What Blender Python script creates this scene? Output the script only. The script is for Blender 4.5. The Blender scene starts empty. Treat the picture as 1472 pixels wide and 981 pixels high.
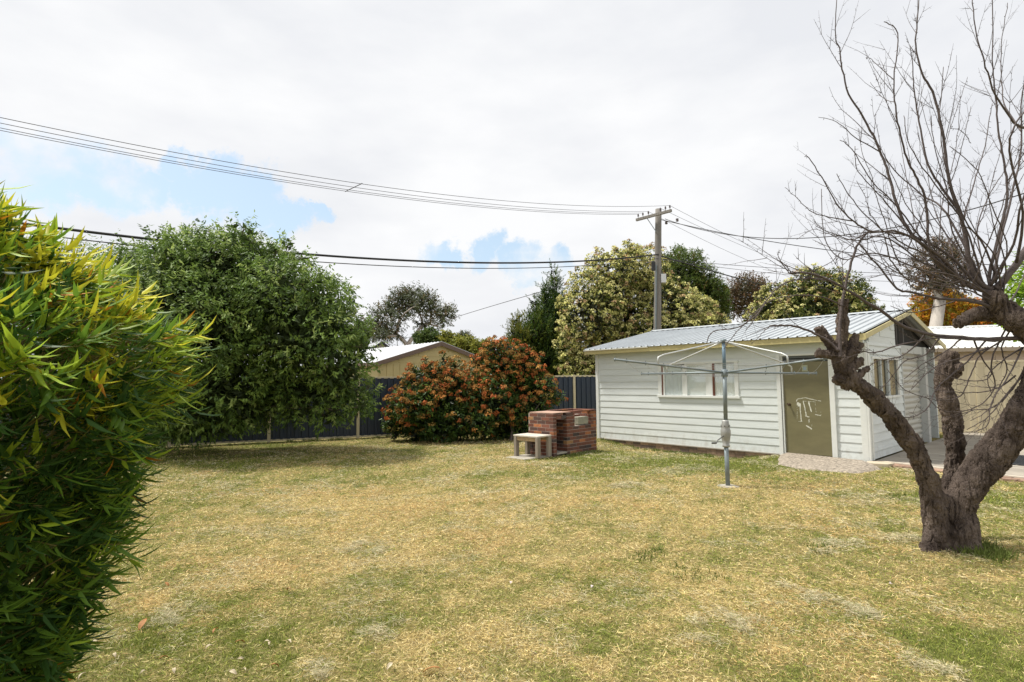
import bpy, bmesh, math, random
import numpy as np
from math import radians, sin, cos, pi, atan, atan2, sqrt, exp
from mathutils import Vector, Matrix
random.seed(7)
RNG = np.random.default_rng(11)
SC = bpy.context.scene
COL = SC.collection

# ------------------------------------------------------------------ camera
FPX, PITCH, ROLL, CAMZ = 797.0, atan(56.5/797.0), 0.0106, 1.65
fw = np.array([0, cos(PITCH), sin(PITCH)]); up0 = np.array([0, -sin(PITCH), cos(PITCH)]); rt0 = np.array([1., 0, 0])
upv = up0+ROLL*rt0; upv /= np.linalg.norm(upv)
rtv = rt0-ROLL*up0; rtv /= np.linalg.norm(rtv)
CAMP = np.array([0, 0, CAMZ])
cd = bpy.data.cameras.new('camera'); cam = bpy.data.objects.new('camera', cd); COL.objects.link(cam)
cd.sensor_width = 36; cd.lens = 36*FPX/1472; cd.clip_end = 3000; cd.clip_start = 0.05
M = Matrix.Identity(4)
for i in range(3):
    M[i][0] = rtv[i]; M[i][1] = upv[i]; M[i][2] = -fw[i]; M[i][3] = CAMP[i]
cam.matrix_world = M
SC.camera = cam
SC.render.resolution_x = 1024; SC.render.resolution_y = 682

# ------------------------------------------------------------------ world, sun, exposure
SUN_STRENGTH, SKY_STRENGTH = 4.8, 0.10
SUN_EL = radians(64); SUN_TO = Vector((-0.97*cos(SUN_EL), 0.22*cos(SUN_EL), sin(SUN_EL))).normalized()
sl = bpy.data.lights.new('sun', 'SUN'); sl.energy = SUN_STRENGTH; sl.angle = radians(6); sl.color = (1, .96, .89)
so = bpy.data.objects.new('sun', sl); COL.objects.link(so)
so.rotation_euler = (-SUN_TO).to_track_quat('-Z', 'Y').to_euler(); so.location = (0, 0, 30)
SC.view_settings.view_transform = 'Standard'; SC.view_settings.look = 'None'
SC.view_settings.exposure = 0.15; SC.view_settings.gamma = 1.0; SC.view_settings.use_curve_mapping = False

def ray(px, py):
    v = fw*FPX+rtv*(px-736)-upv*(py-490.5)
    return v/v[1]
def W(px, py, Y): return CAMP+ray(px, py)*Y
def G(px, py, z=0.0):
    v = ray(px, py); return CAMP+v*((z-CAMZ)/v[2])

def build_world():
    w = bpy.data.worlds.new('World'); SC.world = w; w.use_nodes = True
    nt = w.node_tree; nt.nodes.clear(); N = nt.nodes.new; L = nt.links.new
    out = N('ShaderNodeOutputWorld'); bg = N('ShaderNodeBackground')
    sky = N('ShaderNodeTexSky'); sky.sky_type = 'NISHITA'; sky.sun_disc = False
    sky.sun_elevation = SUN_EL; sky.sun_rotation = atan2(SUN_TO.x, SUN_TO.y); sky.dust_density = 2.2; sky.air_density = 1.0
    tc = N('ShaderNodeTexCoord')
    # ragged warp of the direction
    wn = N('ShaderNodeTexNoise'); wn.inputs['Scale'].default_value = 7; wn.inputs['Detail'].default_value = 9; wn.inputs['Roughness'].default_value = .67
    L(tc.outputs['Generated'], wn.inputs['Vector'])
    sub = N('ShaderNodeVectorMath'); sub.operation = 'SUBTRACT'; L(wn.outputs['Color'], sub.inputs[0]); sub.inputs[1].default_value = (.5, .5, .5)
    sc = N('ShaderNodeVectorMath'); sc.operation = 'SCALE'; L(sub.outputs[0], sc.inputs[0]); sc.inputs['Scale'].default_value = .22
    ad = N('ShaderNodeVectorMath'); ad.operation = 'ADD'; L(tc.outputs['Generated'], ad.inputs[0]); L(sc.outputs[0], ad.inputs[1])
    nm = N('ShaderNodeVectorMath'); nm.operation = 'NORMALIZE'; L(ad.outputs[0], nm.inputs[0])
    holes = [(30,235,62),(95,245,60),(165,262,55),(225,270,45),(258,222,30),(318,238,38),(370,275,45),(300,265,45),(415,305,30),(455,312,18),
             (640,360,26),(700,370,30),(745,380,30),(800,392,30),(770,408,22),(-80,250,70),(-250,230,90)]
    acc = None
    for (x, y, r) in holes:
        v = ray(x, y); v = v/np.linalg.norm(v)
        rad = r/FPX*cos(math.atan(abs(x-736)/FPX))
        d = N('ShaderNodeVectorMath'); d.operation = 'DISTANCE'; L(nm.outputs[0], d.inputs[0]); d.inputs[1].default_value = tuple(v)
        mr = N('ShaderNodeMapRange'); mr.interpolation_type = 'SMOOTHSTEP'
        mr.inputs['From Min'].default_value = rad*1.22; mr.inputs['From Max'].default_value = rad*.62
        L(d.outputs['Value'], mr.inputs['Value'])
        if acc is None: acc = mr.outputs[0]
        else:
            mx = N('ShaderNodeMath'); mx.operation = 'MAXIMUM'; L(acc, mx.inputs[0]); L(mr.outputs[0], mx.inputs[1]); acc = mx.outputs[0]
    # wisps inside the holes
    n2 = N('ShaderNodeTexNoise'); n2.inputs['Scale'].default_value = 5; n2.inputs['Detail'].default_value = 6; n2.inputs['Roughness'].default_value = .6
    L(tc.outputs['Generated'], n2.inputs['Vector'])
    m2 = N('ShaderNodeMapRange'); m2.interpolation_type = 'SMOOTHSTEP'; m2.inputs['From Min'].default_value = .66; m2.inputs['From Max'].default_value = .47
    L(n2.outputs['Fac'], m2.inputs['Value'])
    mu = N('ShaderNodeMath'); mu.operation = 'MULTIPLY'; L(acc, mu.inputs[0]); L(m2.outputs[0], mu.inputs[1])
    # cloud tone
    mp = N('ShaderNodeMapping'); mp.inputs['Scale'].default_value = (1, 1, 2.6); L(tc.outputs['Generated'], mp.inputs['Vector'])
    n3 = N('ShaderNodeTexNoise'); n3.inputs['Scale'].default_value = 2.3; n3.inputs['Detail'].default_value = 6; n3.inputs['Roughness'].default_value = .52
    L(mp.outputs[0], n3.inputs['Vector'])
    cr = N('ShaderNodeValToRGB'); L(n3.outputs['Fac'], cr.inputs['Fac'])
    cr.color_ramp.elements[0].position = .36; cr.color_ramp.elements[0].color = (.75, .765, .80, 1)
    cr.color_ramp.elements[1].position = .60; cr.color_ramp.elements[1].color = (.89, .895, .905, 1)
    skm = N('ShaderNodeVectorMath'); skm.operation = 'MULTIPLY_ADD'; L(sky.outputs['Color'], skm.inputs[0])
    skm.inputs[1].default_value = (SKY_STRENGTH,)*3; skm.inputs[2].default_value = (.30, .37, .40)      # thin high cloud over the blue
    mix = N('ShaderNodeMixRGB'); L(mu.outputs[0], mix.inputs['Fac']); L(cr.outputs['Color'], mix.inputs[1]); L(skm.outputs[0], mix.inputs[2])
    L(mix.outputs[0], bg.inputs['Color']); bg.inputs['Strength'].default_value = 1.0
    L(bg.outputs[0], out.inputs['Surface'])
build_world()

# ------------------------------------------------------------------ helpers
def tag(o, label=None, cat=None, group=None, kind=None):
    if label: o['label'] = label
    if cat: o['category'] = cat
    if group: o['group'] = group
    if kind: o['kind'] = kind
    return o
def empty(name, loc=(0, 0, 0), rz=0, **k):
    o = bpy.data.objects.new(name, None); COL.objects.link(o); o.location = tuple(loc); o.rotation_euler = (0, 0, rz)
    o.empty_display_size = .2
    return tag(o, **k)

class MB:
    def __init__(s): s.v = []; s.f = []; s.c = []; s.st = []
    def add(s, verts, faces, col=None):
        b = len(s.v); s.st.append((b, len(s.f))); s.v.extend([tuple(x) for x in verts]); s.f.extend([tuple(i+b for i in f) for f in faces])
        s.c.extend([col if col is not None else (1, 1, 1)]*len(verts))
    def box(s, x0, y0, z0, x1, y1, z1, col=None):
        v = [(x0,y0,z0),(x1,y0,z0),(x1,y1,z0),(x0,y1,z0),(x0,y0,z1),(x1,y0,z1),(x1,y1,z1),(x0,y1,z1)]
        s.add(v, [(0,3,2,1),(4,5,6,7),(0,1,5,4),(1,2,6,5),(2,3,7,6),(3,0,4,7)], col)
    def bar(s, a, b, w, h, col=None, upd=(0,0,1)):
        a = Vector(a); b = Vector(b); d = (b-a).normalized(); u = Vector(upd)
        sd = d.cross(u);
        if sd.length < 1e-4: sd = d.cross(Vector((1,0,0)))
        sd.normalize(); u = sd.cross(d).normalized()
        v = []
        for p in (a, b):
            for (i, j) in ((-1,-1),(1,-1),(1,1),(-1,1)): v.append(p+sd*w*.5*i+u*h*.5*j)
        s.add(v, [(0,1,2,3),(7,6,5,4),(0,4,5,1),(1,5,6,2),(2,6,7,3),(3,7,4,0)], col)
    def tube(s, pts, rad, n=8, col=None, cap=True):
        pts = [Vector(p) for p in pts]; k = len(pts)
        if not hasattr(rad, '__len__'): rad = [rad]*k
        verts = []; faces = []; prev = None
        for i in range(k):
            d = (pts[min(i+1, k-1)]-pts[max(i-1, 0)])
            d = d.normalized() if d.length > 1e-9 else Vector((0,0,1))
            if prev is None:
                a = Vector((0,0,1)) if abs(d.z) < .9 else Vector((1,0,0)); x = d.cross(a).normalized()
            else:
                x = prev-d*prev.dot(d)
                x = x.normalized() if x.length > 1e-6 else d.orthogonal().normalized()
            prev = x; y = d.cross(x)
            for j in range(n):
                t = 2*pi*j/n; verts.append(pts[i]+(x*cos(t)+y*sin(t))*rad[i])
        for i in range(k-1):
            for j in range(n):
                j2 = (j+1) % n; faces.append((i*n+j, i*n+j2, (i+1)*n+j2, (i+1)*n+j))
        if cap:
            faces.append(tuple(range(n-1, -1, -1))); faces.append(tuple((k-1)*n+j for j in range(n)))
        s.add(verts, faces, col)
    def lathe(s, c, prof, n=20, col=None):
        s.tube([(c[0], c[1], c[2]+z) for r, z in prof], [r for r, z in prof], n, col)
    def each(s, name, mat, parent=None, smooth=False, bevel=0):
        st = s.st+[(len(s.v), len(s.f))]; out = []
        for (a, fa), (b, fb) in zip(st[:-1], st[1:]):
            m = MB(); m.v = s.v[a:b]; m.c = s.c[a:b]; m.f = [tuple(i-a for i in f) for f in s.f[fa:fb]]; out.append(m.build(name, mat, parent, smooth, bevel))
        return out
    def build(s, name, mat, parent=None, smooth=False, bevel=0):
        me = bpy.data.meshes.new(name); me.from_pydata(s.v, [], s.f)
        if any(c != (1,1,1) for c in s.c):
            a = me.color_attributes.new('Col', 'FLOAT_COLOR', 'POINT')
            a.data.foreach_set('color', np.array([(c[0], c[1], c[2], 1) for c in s.c], dtype=np.float32).ravel())
        me.materials.append(mat)
        if smooth: me.polygons.foreach_set('use_smooth', [True]*len(me.polygons))
        me.update()
        o = bpy.data.objects.new(name, me); COL.objects.link(o)
        if parent is not None: o.parent = parent
        if bevel:
            m = o.modifiers.new('bevel', 'BEVEL'); m.width = bevel; m.segments = 2; m.limit_method = 'ANGLE'
        return o

def npmesh(name, V, loops, sizes, mat, parent=None, colr=None, smooth=False):
    me = bpy.data.meshes.new(name)
    V = np.asarray(V, dtype=np.float32); nl = len(loops)
    me.vertices.add(len(V)); me.vertices.foreach_set('co', V.ravel())
    me.loops.add(nl); me.loops.foreach_set('vertex_index', np.asarray(loops, dtype=np.int32))
    me.polygons.add(len(sizes)); st = np.concatenate([[0], np.cumsum(sizes)[:-1]]).astype(np.int32)
    me.polygons.foreach_set('loop_start', st); me.polygons.foreach_set('loop_total', np.asarray(sizes, dtype=np.int32))
    if smooth: me.polygons.foreach_set('use_smooth', np.ones(len(sizes), dtype=bool))
    me.update(calc_edges=True)
    if colr is not None:
        a = me.color_attributes.new('Col', 'FLOAT_COLOR', 'POINT')
        c4 = np.ones((len(V), 4), dtype=np.float32); c4[:, :3] = colr; a.data.foreach_set('color', c4.ravel())
    me.materials.append(mat)
    o = bpy.data.objects.new(name, me); COL.objects.link(o)
    if parent is not None: o.parent = parent
    return o

DIAMOND = (np.array([(0,0,0),(.42,.5,.07),(1,0,-.06),(.42,-.5,.07)]), [(0,1,2),(0,2,3)])
OVAL = (np.array([(0,0,0),(.3,.46,.07),(.72,.36,.05),(1,0,-.08),(.72,-.36,.05),(.3,-.46,.07)]), [(0,1,2,3),(0,3,4,5)])
LANCE = (np.array([(0,0,0),(.22,.5,.02),(.22,0,-.02),(.22,-.5,.02),(.6,.36,-.04),(.6,0,-.075),(.6,-.36,-.04),(1,0,-.2)]),
         [(0,2,1),(0,3,2),(1,2,5,4),(2,3,6,5),(4,5,7),(5,6,7)])
def norm(a): return a/np.maximum(np.linalg.norm(a, axis=-1, keepdims=True), 1e-9)
def leafmesh(name, P, D, S, L, Wd, C, tmpl, mat, parent=None, grad=None):
    T, F = tmpl; n = len(P); k = len(T)
    D = norm(D); S = norm(S-D*np.sum(S*D, axis=1, keepdims=True)); Nn = np.cross(D, S)
    V = P[:, None, :]+T[None, :, 0:1]*(L[:, None, None]*D[:, None, :])+T[None, :, 1:2]*(Wd[:, None, None]*S[:, None, :])+T[None, :, 2:3]*(L[:, None, None]*Nn[:, None, :])
    base = (np.arange(n)*k)[:, None]
    fl = np.concatenate([np.array(f) for f in F]); loops = (base+fl[None, :]).ravel()
    sizes = np.tile([len(f) for f in F], n)
    CC = np.repeat(C, k, axis=0)
    return npmesh(name, V.reshape(-1, 3), loops, sizes, mat, parent, CC, smooth=False)
def rdir(n, rng=RNG): return norm(rng.normal(size=(n, 3)))

# value noise for lawn patches
_ng = np.random.default_rng(5).random((256, 256))
def vnoise(x, y, s):
    x = np.asarray(x)*s+37.3; y = np.asarray(y)*s+91.7
    xi = np.floor(x).astype(int); yi = np.floor(y).astype(int); fx = x-xi; fy = y-yi
    fx = fx*fx*(3-2*fx); fy = fy*fy*(3-2*fy)
    g = lambda a, b: _ng[a % 256, b % 256]
    return (g(xi, yi)*(1-fx)+g(xi+1, yi)*fx)*(1-fy)+(g(xi, yi+1)*(1-fx)+g(xi+1, yi+1)*fx)*fy
def fbm(x, y, s, o=4):
    t = 0; a = .5; w = 0
    for i in range(o): t = t+a*vnoise(x, y, s*2**i); w += a; a *= .55
    return t/w

# ------------------------------------------------------------------ materials
MATS = {}
def mat(name, col=(.5,.5,.5), rough=.6, metal=0, bump=0, bscale=40, var=0, vscale=6, attr=False, trans=0, spec=.5, wave=None, stretch=None):
    if name in MATS: return MATS[name]
    m = bpy.data.materials.new(name); m.use_nodes = True; nt = m.node_tree; N = nt.nodes.new; L = nt.links.new
    b = nt.nodes['Principled BSDF']; b.inputs['Roughness'].default_value = rough; b.inputs['Metallic'].default_value = metal
    b.inputs['Specular IOR Level'].default_value = spec
    b.inputs['Base Color'].default_value = (*col, 1)
    tc = N('ShaderNodeTexCoord'); src = tc.outputs['Object']
    if stretch:
        mp = N('ShaderNodeMapping'); mp.inputs['Scale'].default_value = stretch; L(src, mp.inputs['Vector']); src = mp.outputs[0]
    cs = None
    if attr:
        at = N('ShaderNodeAttribute'); at.attribute_name = 'Col'; cs = at.outputs['Color']
    if var:
        nz = N('ShaderNodeTexNoise'); nz.inputs['Scale'].default_value = vscale; nz.inputs['Detail'].default_value = 8; nz.inputs['Roughness'].default_value = .65
        L(src, nz.inputs['Vector'])
        mr = N('ShaderNodeMapRange'); mr.inputs['From Min'].default_value = .3; mr.inputs['From Max'].default_value = .7
        mr.inputs['To Min'].default_value = 1-var; mr.inputs['To Max'].default_value = 1+var; L(nz.outputs['Fac'], mr.inputs['Value'])
        vm = N('ShaderNodeVectorMath'); vm.operation = 'SCALE'
        if cs is not None: L(cs, vm.inputs[0])
        else: vm.inputs[0].default_value = col
        L(mr.outputs[0], vm.inputs['Scale']); cs = vm.outputs[0]
    if cs is not None: L(cs, b.inputs['Base Color'])
    if bump:
        n2 = N('ShaderNodeTexNoise'); n2.inputs['Scale'].default_value = bscale; n2.inputs['Detail'].default_value = 8; L(src, n2.inputs['Vector'])
        bp = N('ShaderNodeBump'); bp.inputs['Strength'].default_value = bump; bp.inputs['Distance'].default_value = .02
        L(n2.outputs['Fac'], bp.inputs['Height']); L(bp.outputs[0], b.inputs['Normal'])
    if trans:
        tr = N('ShaderNodeBsdfTranslucent'); mx = N('ShaderNodeMixShader'); mx.inputs[0].default_value = trans
        if cs is not None: L(cs, tr.inputs['Color'])
        else: tr.inputs['Color'].default_value = (*col, 1)
        L(b.outputs[0], mx.inputs[1]); L(tr.outputs[0], mx.inputs[2]); L(mx.outputs[0], nt.nodes['Material Output'].inputs['Surface'])
    MATS[name] = m; return m
leafM = mat('leaf', attr=True, rough=.55, trans=.32, spec=.25)
leafG = mat('leaf_glossy', attr=True, rough=.42, trans=.25, spec=.35)
florM = mat('blossom', attr=True, rough=.8, trans=.2, spec=.2)
grassM = mat('grass_blade', attr=True, rough=.7, trans=.25, spec=.25)
boardM = mat('painted_board', (.635,.67,.655), .55, var=.09, vscale=2.2, bump=.15, bscale=60, stretch=(.6,.6,5))
def board_dirt():
    nt = boardM.node_tree; N = nt.nodes.new; L = nt.links.new; b = nt.nodes['Principled BSDF']; src = b.inputs['Base Color'].links[0].from_socket
    tc = N('ShaderNodeTexCoord'); sx = N('ShaderNodeSeparateXYZ'); L(tc.outputs['Object'], sx.inputs[0])
    mp = N('ShaderNodeMapping'); mp.inputs['Scale'].default_value = (1, 1, .5); L(tc.outputs['Object'], mp.inputs['Vector'])
    nz = N('ShaderNodeTexNoise'); nz.inputs['Scale'].default_value = 7; nz.inputs['Detail'].default_value = 9; nz.inputs['Roughness'].default_value = .7; L(mp.outputs[0], nz.inputs['Vector'])
    ad = N('ShaderNodeMath'); ad.operation = 'MULTIPLY_ADD'; L(sx.outputs['Z'], ad.inputs[0]); ad.inputs[1].default_value = -.55; L(nz.outputs['Fac'], ad.inputs[2])
    mr = N('ShaderNodeMapRange'); mr.inputs['From Min'].default_value = .36; mr.inputs['From Max'].default_value = .68; mr.inputs['To Max'].default_value = .55; L(ad.outputs[0], mr.inputs['Value'])
    mx = N('ShaderNodeMixRGB'); L(mr.outputs[0], mx.inputs[0]); L(src, mx.inputs[1]); mx.inputs[2].default_value = (.36,.33,.26,1); L(mx.outputs[0], b.inputs['Base Color'])
board_dirt()
trimM = mat('white_trim', (.68,.695,.66), .5, var=.05, vscale=5)
fasciaM = mat('cream_fascia', (.50,.43,.20), .5, var=.12, vscale=3)
roofM = mat('zinc_roof', (.47,.50,.515), .42, metal=.25, var=.10, vscale=1.6, bump=.05)
galvM = mat('galvanised', (.19,.225,.235), .5, metal=.25, var=.18, vscale=14)
castM = mat('cast_silver', (.33,.33,.31), .5, metal=.3, var=.12, vscale=30)
navyM = mat('navy_steel', (.024,.036,.060), .45, var=.12, vscale=2)
creamM = mat('cream_steel', (.62,.54,.36), .5, var=.06, vscale=4)
concM = mat('concrete', (.36,.33,.27), .9, var=.22, vscale=5, bump=.4, bscale=60)
darkM = mat('shade_soot_dark', (.018,.016,.014), .9)  # near-black: painted shade in roof space and door gaps, soot in the firebox
woodM = mat('weathered_wood', (.27,.23,.18), .85, var=.25, vscale=9, bump=.5, bscale=30, stretch=(1,1,.12))
poleM = mat('grey_pole_wood', (.20,.185,.165), .9, var=.30, vscale=12, bump=.6, bscale=25, stretch=(1,1,.06))
cableM = mat('black_cable', (.012,.012,.013), .6)
wireM = mat('grey_wire', (.06,.06,.07), .6)

# ------------------------------------------------------------------ shed frame of reference
SH = np.array([2.39, 15.61, 0.0]); SA = atan2(-.745, .667)
SU = np.array([cos(SA), sin(SA), 0]); SV = np.array([-sin(SA), cos(SA), 0])
def gheight(x, y):
    x = np.asarray(x, float); y = np.asarray(y, float)
    a = (x-SH[0])*SU[0]+(y-SH[1])*SU[1]; b = (x-SH[0])*SV[0]+(y-SH[1])*SV[1]
    along = np.clip((a-.1)/1.2, 0, 1)*np.clip((4.9-a)/.8, 0, 1)
    out = np.clip(1+b/2.8, 0, 1); out = np.where(b > 0, np.clip(1-b, 0, 1), out)
    h = -.15*along*out*out*(3-2*out)
    h = h+.035*(fbm(x, y, .35, 2)-.5)*np.clip((y-2)/4, .3, 1)+.03*(fbm(x, y, 3.0, 4)-.5)
    return h
E1 = np.array([.685, .729, 0]); E2 = np.array([-.729, .685, 0]); BB = np.array([.87, 12.01, 0])
FD = np.array([.9285, .3713, 0]); FP0 = np.array([-4.58, 16.51, 0])       # navy fence line
def beyond_fence(x, y): return (x-FP0[0])*(-FD[1])+(y-FP0[1])*FD[0]
# paved corner
PV = [G(1258, 669), G(1300, 681), G(1400, 690), G(1472, 695)]
def in_pave(x, y):
    x = np.asarray(x, float); y = np.asarray(y, float)
    a = (x-SH[0])*SU[0]+(y-SH[1])*SU[1]
    d = PV[3]-PV[0]; s = (x-PV[0][0])*(-d[1])+(y-PV[0][1])*d[0]
    return (s > 0) & (a > 6.5)
def in_shed(x, y):
    a = (x-SH[0])*SU[0]+(y-SH[1])*SU[1]; b = (x-SH[0])*SV[0]+(y-SH[1])*SV[1]
    return (a > 0) & (a < 6.6) & (b > .03) & (b < 6.3)
RAMP = [G(1109, 668), G(1122, 655), G(1250, 668), G(1272, 675), G(1235, 683), G(1150, 676)]
def in_poly(x, y, P):
    x = np.asarray(x, float); y = np.asarray(y, float); r = np.zeros(x.shape, bool); n = len(P)
    for i in range(n):
        x0, y0 = P[i][:2]; x1, y1 = P[(i+1) % n][:2]
        c = ((y0 > y) != (y1 > y)) & (x < (x1-x0)*(y-y0)/((y1-y0)+1e-12)+x0); r ^= c
    return r
TREE = G(1365, 788)
def greenness(x, y):
    g = .36+1.0*(fbm(x, y, .55, 4)-.5)+1.0*(fbm(x+20, y, 2.6, 3)-.5)+1.3*(fbm(x, y+40, 9.0, 3)-.5)
    def bl(px, py, r, s): 
        c = G(px, py); return s*np.exp(-((x-c[0])**2+(y-c[1])**2)/(2*r*r))
    g = g+bl(330, 665, 2.2, .35)+bl(980, 665, 1.1, .55)+bl(1090, 668, .8, .45)+bl(300, 960, .55, .5)+bl(130, 940, .4, .4)+bl(480, 900, .3, .2)+bl(1440, 940, .35, .55)+bl(1450, 720, .9, .35)+bl(850, 655, .7, .5)
    g = g-bl(700, 760, 2.2, .28)-bl(1000, 730, 1.5, .22)-bl(560, 700, 2.0, .12)-bl(640, 930, .35, .25)+bl(200, 800, .8, .15)
    return g
def lawncol(x, y, g, n):
    """blade colour: dry straw to green, patchy"""
    rng = RNG
    dry = np.array([.65,.515,.20]); dry2 = np.array([.76,.645,.35]); ora = np.array([.62,.36,.14]); gr = np.array([.165,.215,.038]); gr2 = np.array([.38,.40,.085])
    pg = np.clip(.15+g*.95, .06, .95); r = rng.random(n); c = np.empty((n, 3))
    isg = r < pg
    m = rng.random(n)[:, None]
    c[:] = dry*(1-m)+dry2*m
    po = np.clip((fbm(x+50, y+9, 1.1, 3)-.52)*4, .05, .7)
    io = rng.random(n) < po*.55; c[io] = ora*.6+c[io]*.4
    cg = gr*(1-m)+gr2*m; c[isg] = cg[isg]
    return c*(rng.choice([.5, .8, 1.0, 1.15, 1.35], n, p=[.16, .24, .28, .2, .12])*rng.uniform(.85, 1.15, n))[:, None]

def build_ground():
    # fine sheet in view, coarse far: one grid with non uniform spacing
    xs = np.unique(np.concatenate([np.linspace(-400, -30, 12), np.linspace(-30, -10, 30), np.arange(-10, 13, .09), np.linspace(13, 30, 30), np.linspace(30, 400, 12)]))
    ys = np.unique(np.concatenate([np.linspace(-40, 1.5, 12), np.arange(1.5, 18, .09), np.linspace(18, 40, 25), np.linspace(40, 900, 14)]))
    X, Y = np.meshgrid(xs, ys); nx, ny = len(xs), len(ys)
    x = X.ravel(); y = Y.ravel(); z = gheight(x, y)
    z = np.where(in_pave(x, y), z-.06, z)
    g = greenness(x, y); t = np.clip(.25+g*.8, 0, 1)[:, None]
    c = np.array([.30,.225,.10])*(1-t)+np.array([.11,.12,.035])*t
    i = np.arange((ny-1)*(nx-1)); r = i//(nx-1); q = i % (nx-1); a = r*nx+q
    loops = np.stack([a, a+1, a+nx+1, a+nx], 1).ravel()
    m = mat('lawn_soil', attr=True, rough=.95, spec=.1, var=.45, vscale=22, bump=1.0, bscale=45)
    o = npmesh('ground', np.stack([x, y, z], 1), loops, np.full(len(i), 4), m, None, c, smooth=True)
    tag(o, kind='structure')

def build_grass():
    rng = RNG
    def samp(n, r0, r1, lim=47):
        th = rng.uniform(-radians(lim), radians(lim), n); r = np.sqrt(rng.uniform(r0*r0, r1*r1, n))
        return r*np.sin(th), r*np.cos(th)
    PX = []; PY = []; Z = []
    for (n, r0, r1, sc) in ((260000, 2.6, 5.2, .88), (230000, 5.2, 9, 1.25), (160000, 9, 13.5, 1.8), (120000, 13.5, 21, 2.4)):
        x, y = samp(n, r0, r1); PX.append(x); PY.append(y); Z.append(np.full(n, sc))
    x = np.concatenate(PX); y = np.concatenate(PY); sc = np.concatenate(Z)
    k = ~(in_pave(x, y) | in_shed(x, y) | in_poly(x, y, RAMP)) & (beyond_fence(x, y) < 0)
    bx = (x-BB[0])*E1[0]+(y-BB[1])*E1[1]; by = (x-BB[0])*E2[0]+(y-BB[1])*E2[1]
    k &= ~((bx > 0) & (bx < 1.6) & (by > 0) & (by < .72))
    k &= ((x-HPAD[0])**2+(y-HPAD[1])**2 > .12**2) & ((x-TREE[0])**2+(y-TREE[1])**2 > .2**2)
    k &= ~in_poly(x, y, PADP)
    # thinner where the straw patches lie
    k &= (rng.random(len(x)) < np.clip(.45+1.1*fbm(x, y, 3.1, 3), 0, 1))
    x = x[k]; y = y[k]; sc = sc[k]; n = len(x)
    g = greenness(x, y); C = lawncol(x, y, g, n)
    lying = rng.random(n) < np.clip(.62-.5*g, .15, .8)
    D = rng.normal(size=(n, 3)); D[:, 2] = np.where(lying, rng.uniform(.05, .35, n), rng.uniform(.7, 2.2, n)); D = norm(D)
    S = norm(np.cross(D, rdir(n)))
    Ln = np.where(lying, rng.uniform(.012, .05, n), rng.uniform(.010, .032, n)*(1+.6*(g > .75)))*np.sqrt(sc)
    Wd = rng.uniform(.0022, .0045, n)*sc
    P = np.stack([x, y, gheight(x, y)+np.where(lying, rng.uniform(0, .02, n), -.004)], 1)
    o = leafmesh('grass', P, D, S, Ln, Wd*1.6, C, (np.array([(0,.35,0),(0,-.35,0),(.6,-.25,.05),(.6,.25,.05),(1,0,-.05)]), [(0,1,2,3),(3,2,4)]), grassM)
    tag(o, 'short mown lawn, straw yellow with green patches', 'grass', kind='stuff')
    # loose straw left by the mower, in drifts
    x, y = samp(520000, 2.7, 15); f = fbm(x+7, y*1.25+3, 1.5, 5)*.6+fbm(x-9, y, 6.5, 3)*.4
    pr = np.clip((f-.535)*9, 0, 1)*np.clip(7/np.sqrt(x*x+y*y), .35, 1)+.035
    k = rng.random(len(x)) < pr*.75; x = x[k]; y = y[k]; h = np.abs(rng.normal(size=len(x)))*.011
    X = [x]; Y = [y]; H = [h]; dd = [fbm(x, y, 2.0, 2)*9]
    for (px, py, r) in ((455,965,.12),(545,915,.18),(905,700,.3),(1010,905,.2),(1170,860,.22),(1240,880,.2),(265,880,.15),(235,895,.12),(1300,775,.28),(1200,790,.3),(1350,960,.15),(520,790,.2),(1060,900,.15)):
        c = G(px, py); m = int(3600*r)
        for q in range(5):
            e = rng.uniform(0, pi); ox, oy = rng.normal(size=2)*r*.5; u = rng.normal(size=m//5)*r*.35; v = rng.normal(size=m//5)*r*.18
            X.append(c[0]+ox+u*cos(e)-v*sin(e)); Y.append(c[1]+oy+u*sin(e)+v*cos(e)); H.append(np.abs(rng.normal(size=m//5))*.03*np.exp(-(u*u+v*v)/(r*r*.15))); dd.append(np.full(m//5, e))
    x = np.concatenate(X); y = np.concatenate(Y); h = np.concatenate(H); dd = np.concatenate(dd)
    k = ~(in_pave(x, y) | in_shed(x, y) | in_poly(x, y, RAMP) | in_poly(x, y, PADP)) & (beyond_fence(x, y) < 0); x = x[k]; y = y[k]; h = h[k]; dd = dd[k]; n = len(x)
    a = dd+rng.normal(size=n)*.9; D = np.stack([np.cos(a), np.sin(a), rng.normal(size=n)*.18], 1)
    C = np.array([.72,.64,.42])*rng.uniform(.6, 1.2, (n, 1)); gg = rng.random(n) < .25; C[gg] = np.array([.36,.37,.2])*rng.uniform(.7, 1.2, (gg.sum(), 1))
    dist = np.sqrt(x*x+y*y)/4
    o = leafmesh('grass_clippings', np.stack([x, y, gheight(x, y)+.008+h], 1), D, rdir(n), rng.uniform(.018, .065, n), .0025*np.maximum(1, dist), C,
                 (np.array([(0,.4,0),(0,-.4,0),(.5,-.4,.04),(.5,.4,.04),(1,-.2,0),(1,.2,0)]), [(0,1,2,3),(3,2,4,5)]), grassM)
    tag(o, 'dry grey straw clippings in drifts on the lawn', 'clippings', kind='stuff')
    # long green grass at the foot of the bare tree, the shed footing and the fence
    spots = []
    for i in range(17):
        a = rng.uniform(-2.0, .2); r = rng.uniform(.2, .36); spots.append((TREE[0]+.07+cos(a)*r, TREE[1]+sin(a)*r, .10, 34))
    for i in range(80):
        a = rng.uniform(.2, 4.6); q = SH+SU*a-SV*rng.uniform(.05, .35); spots.append((q[0], q[1], rng.uniform(.035, .09), 26))
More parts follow.
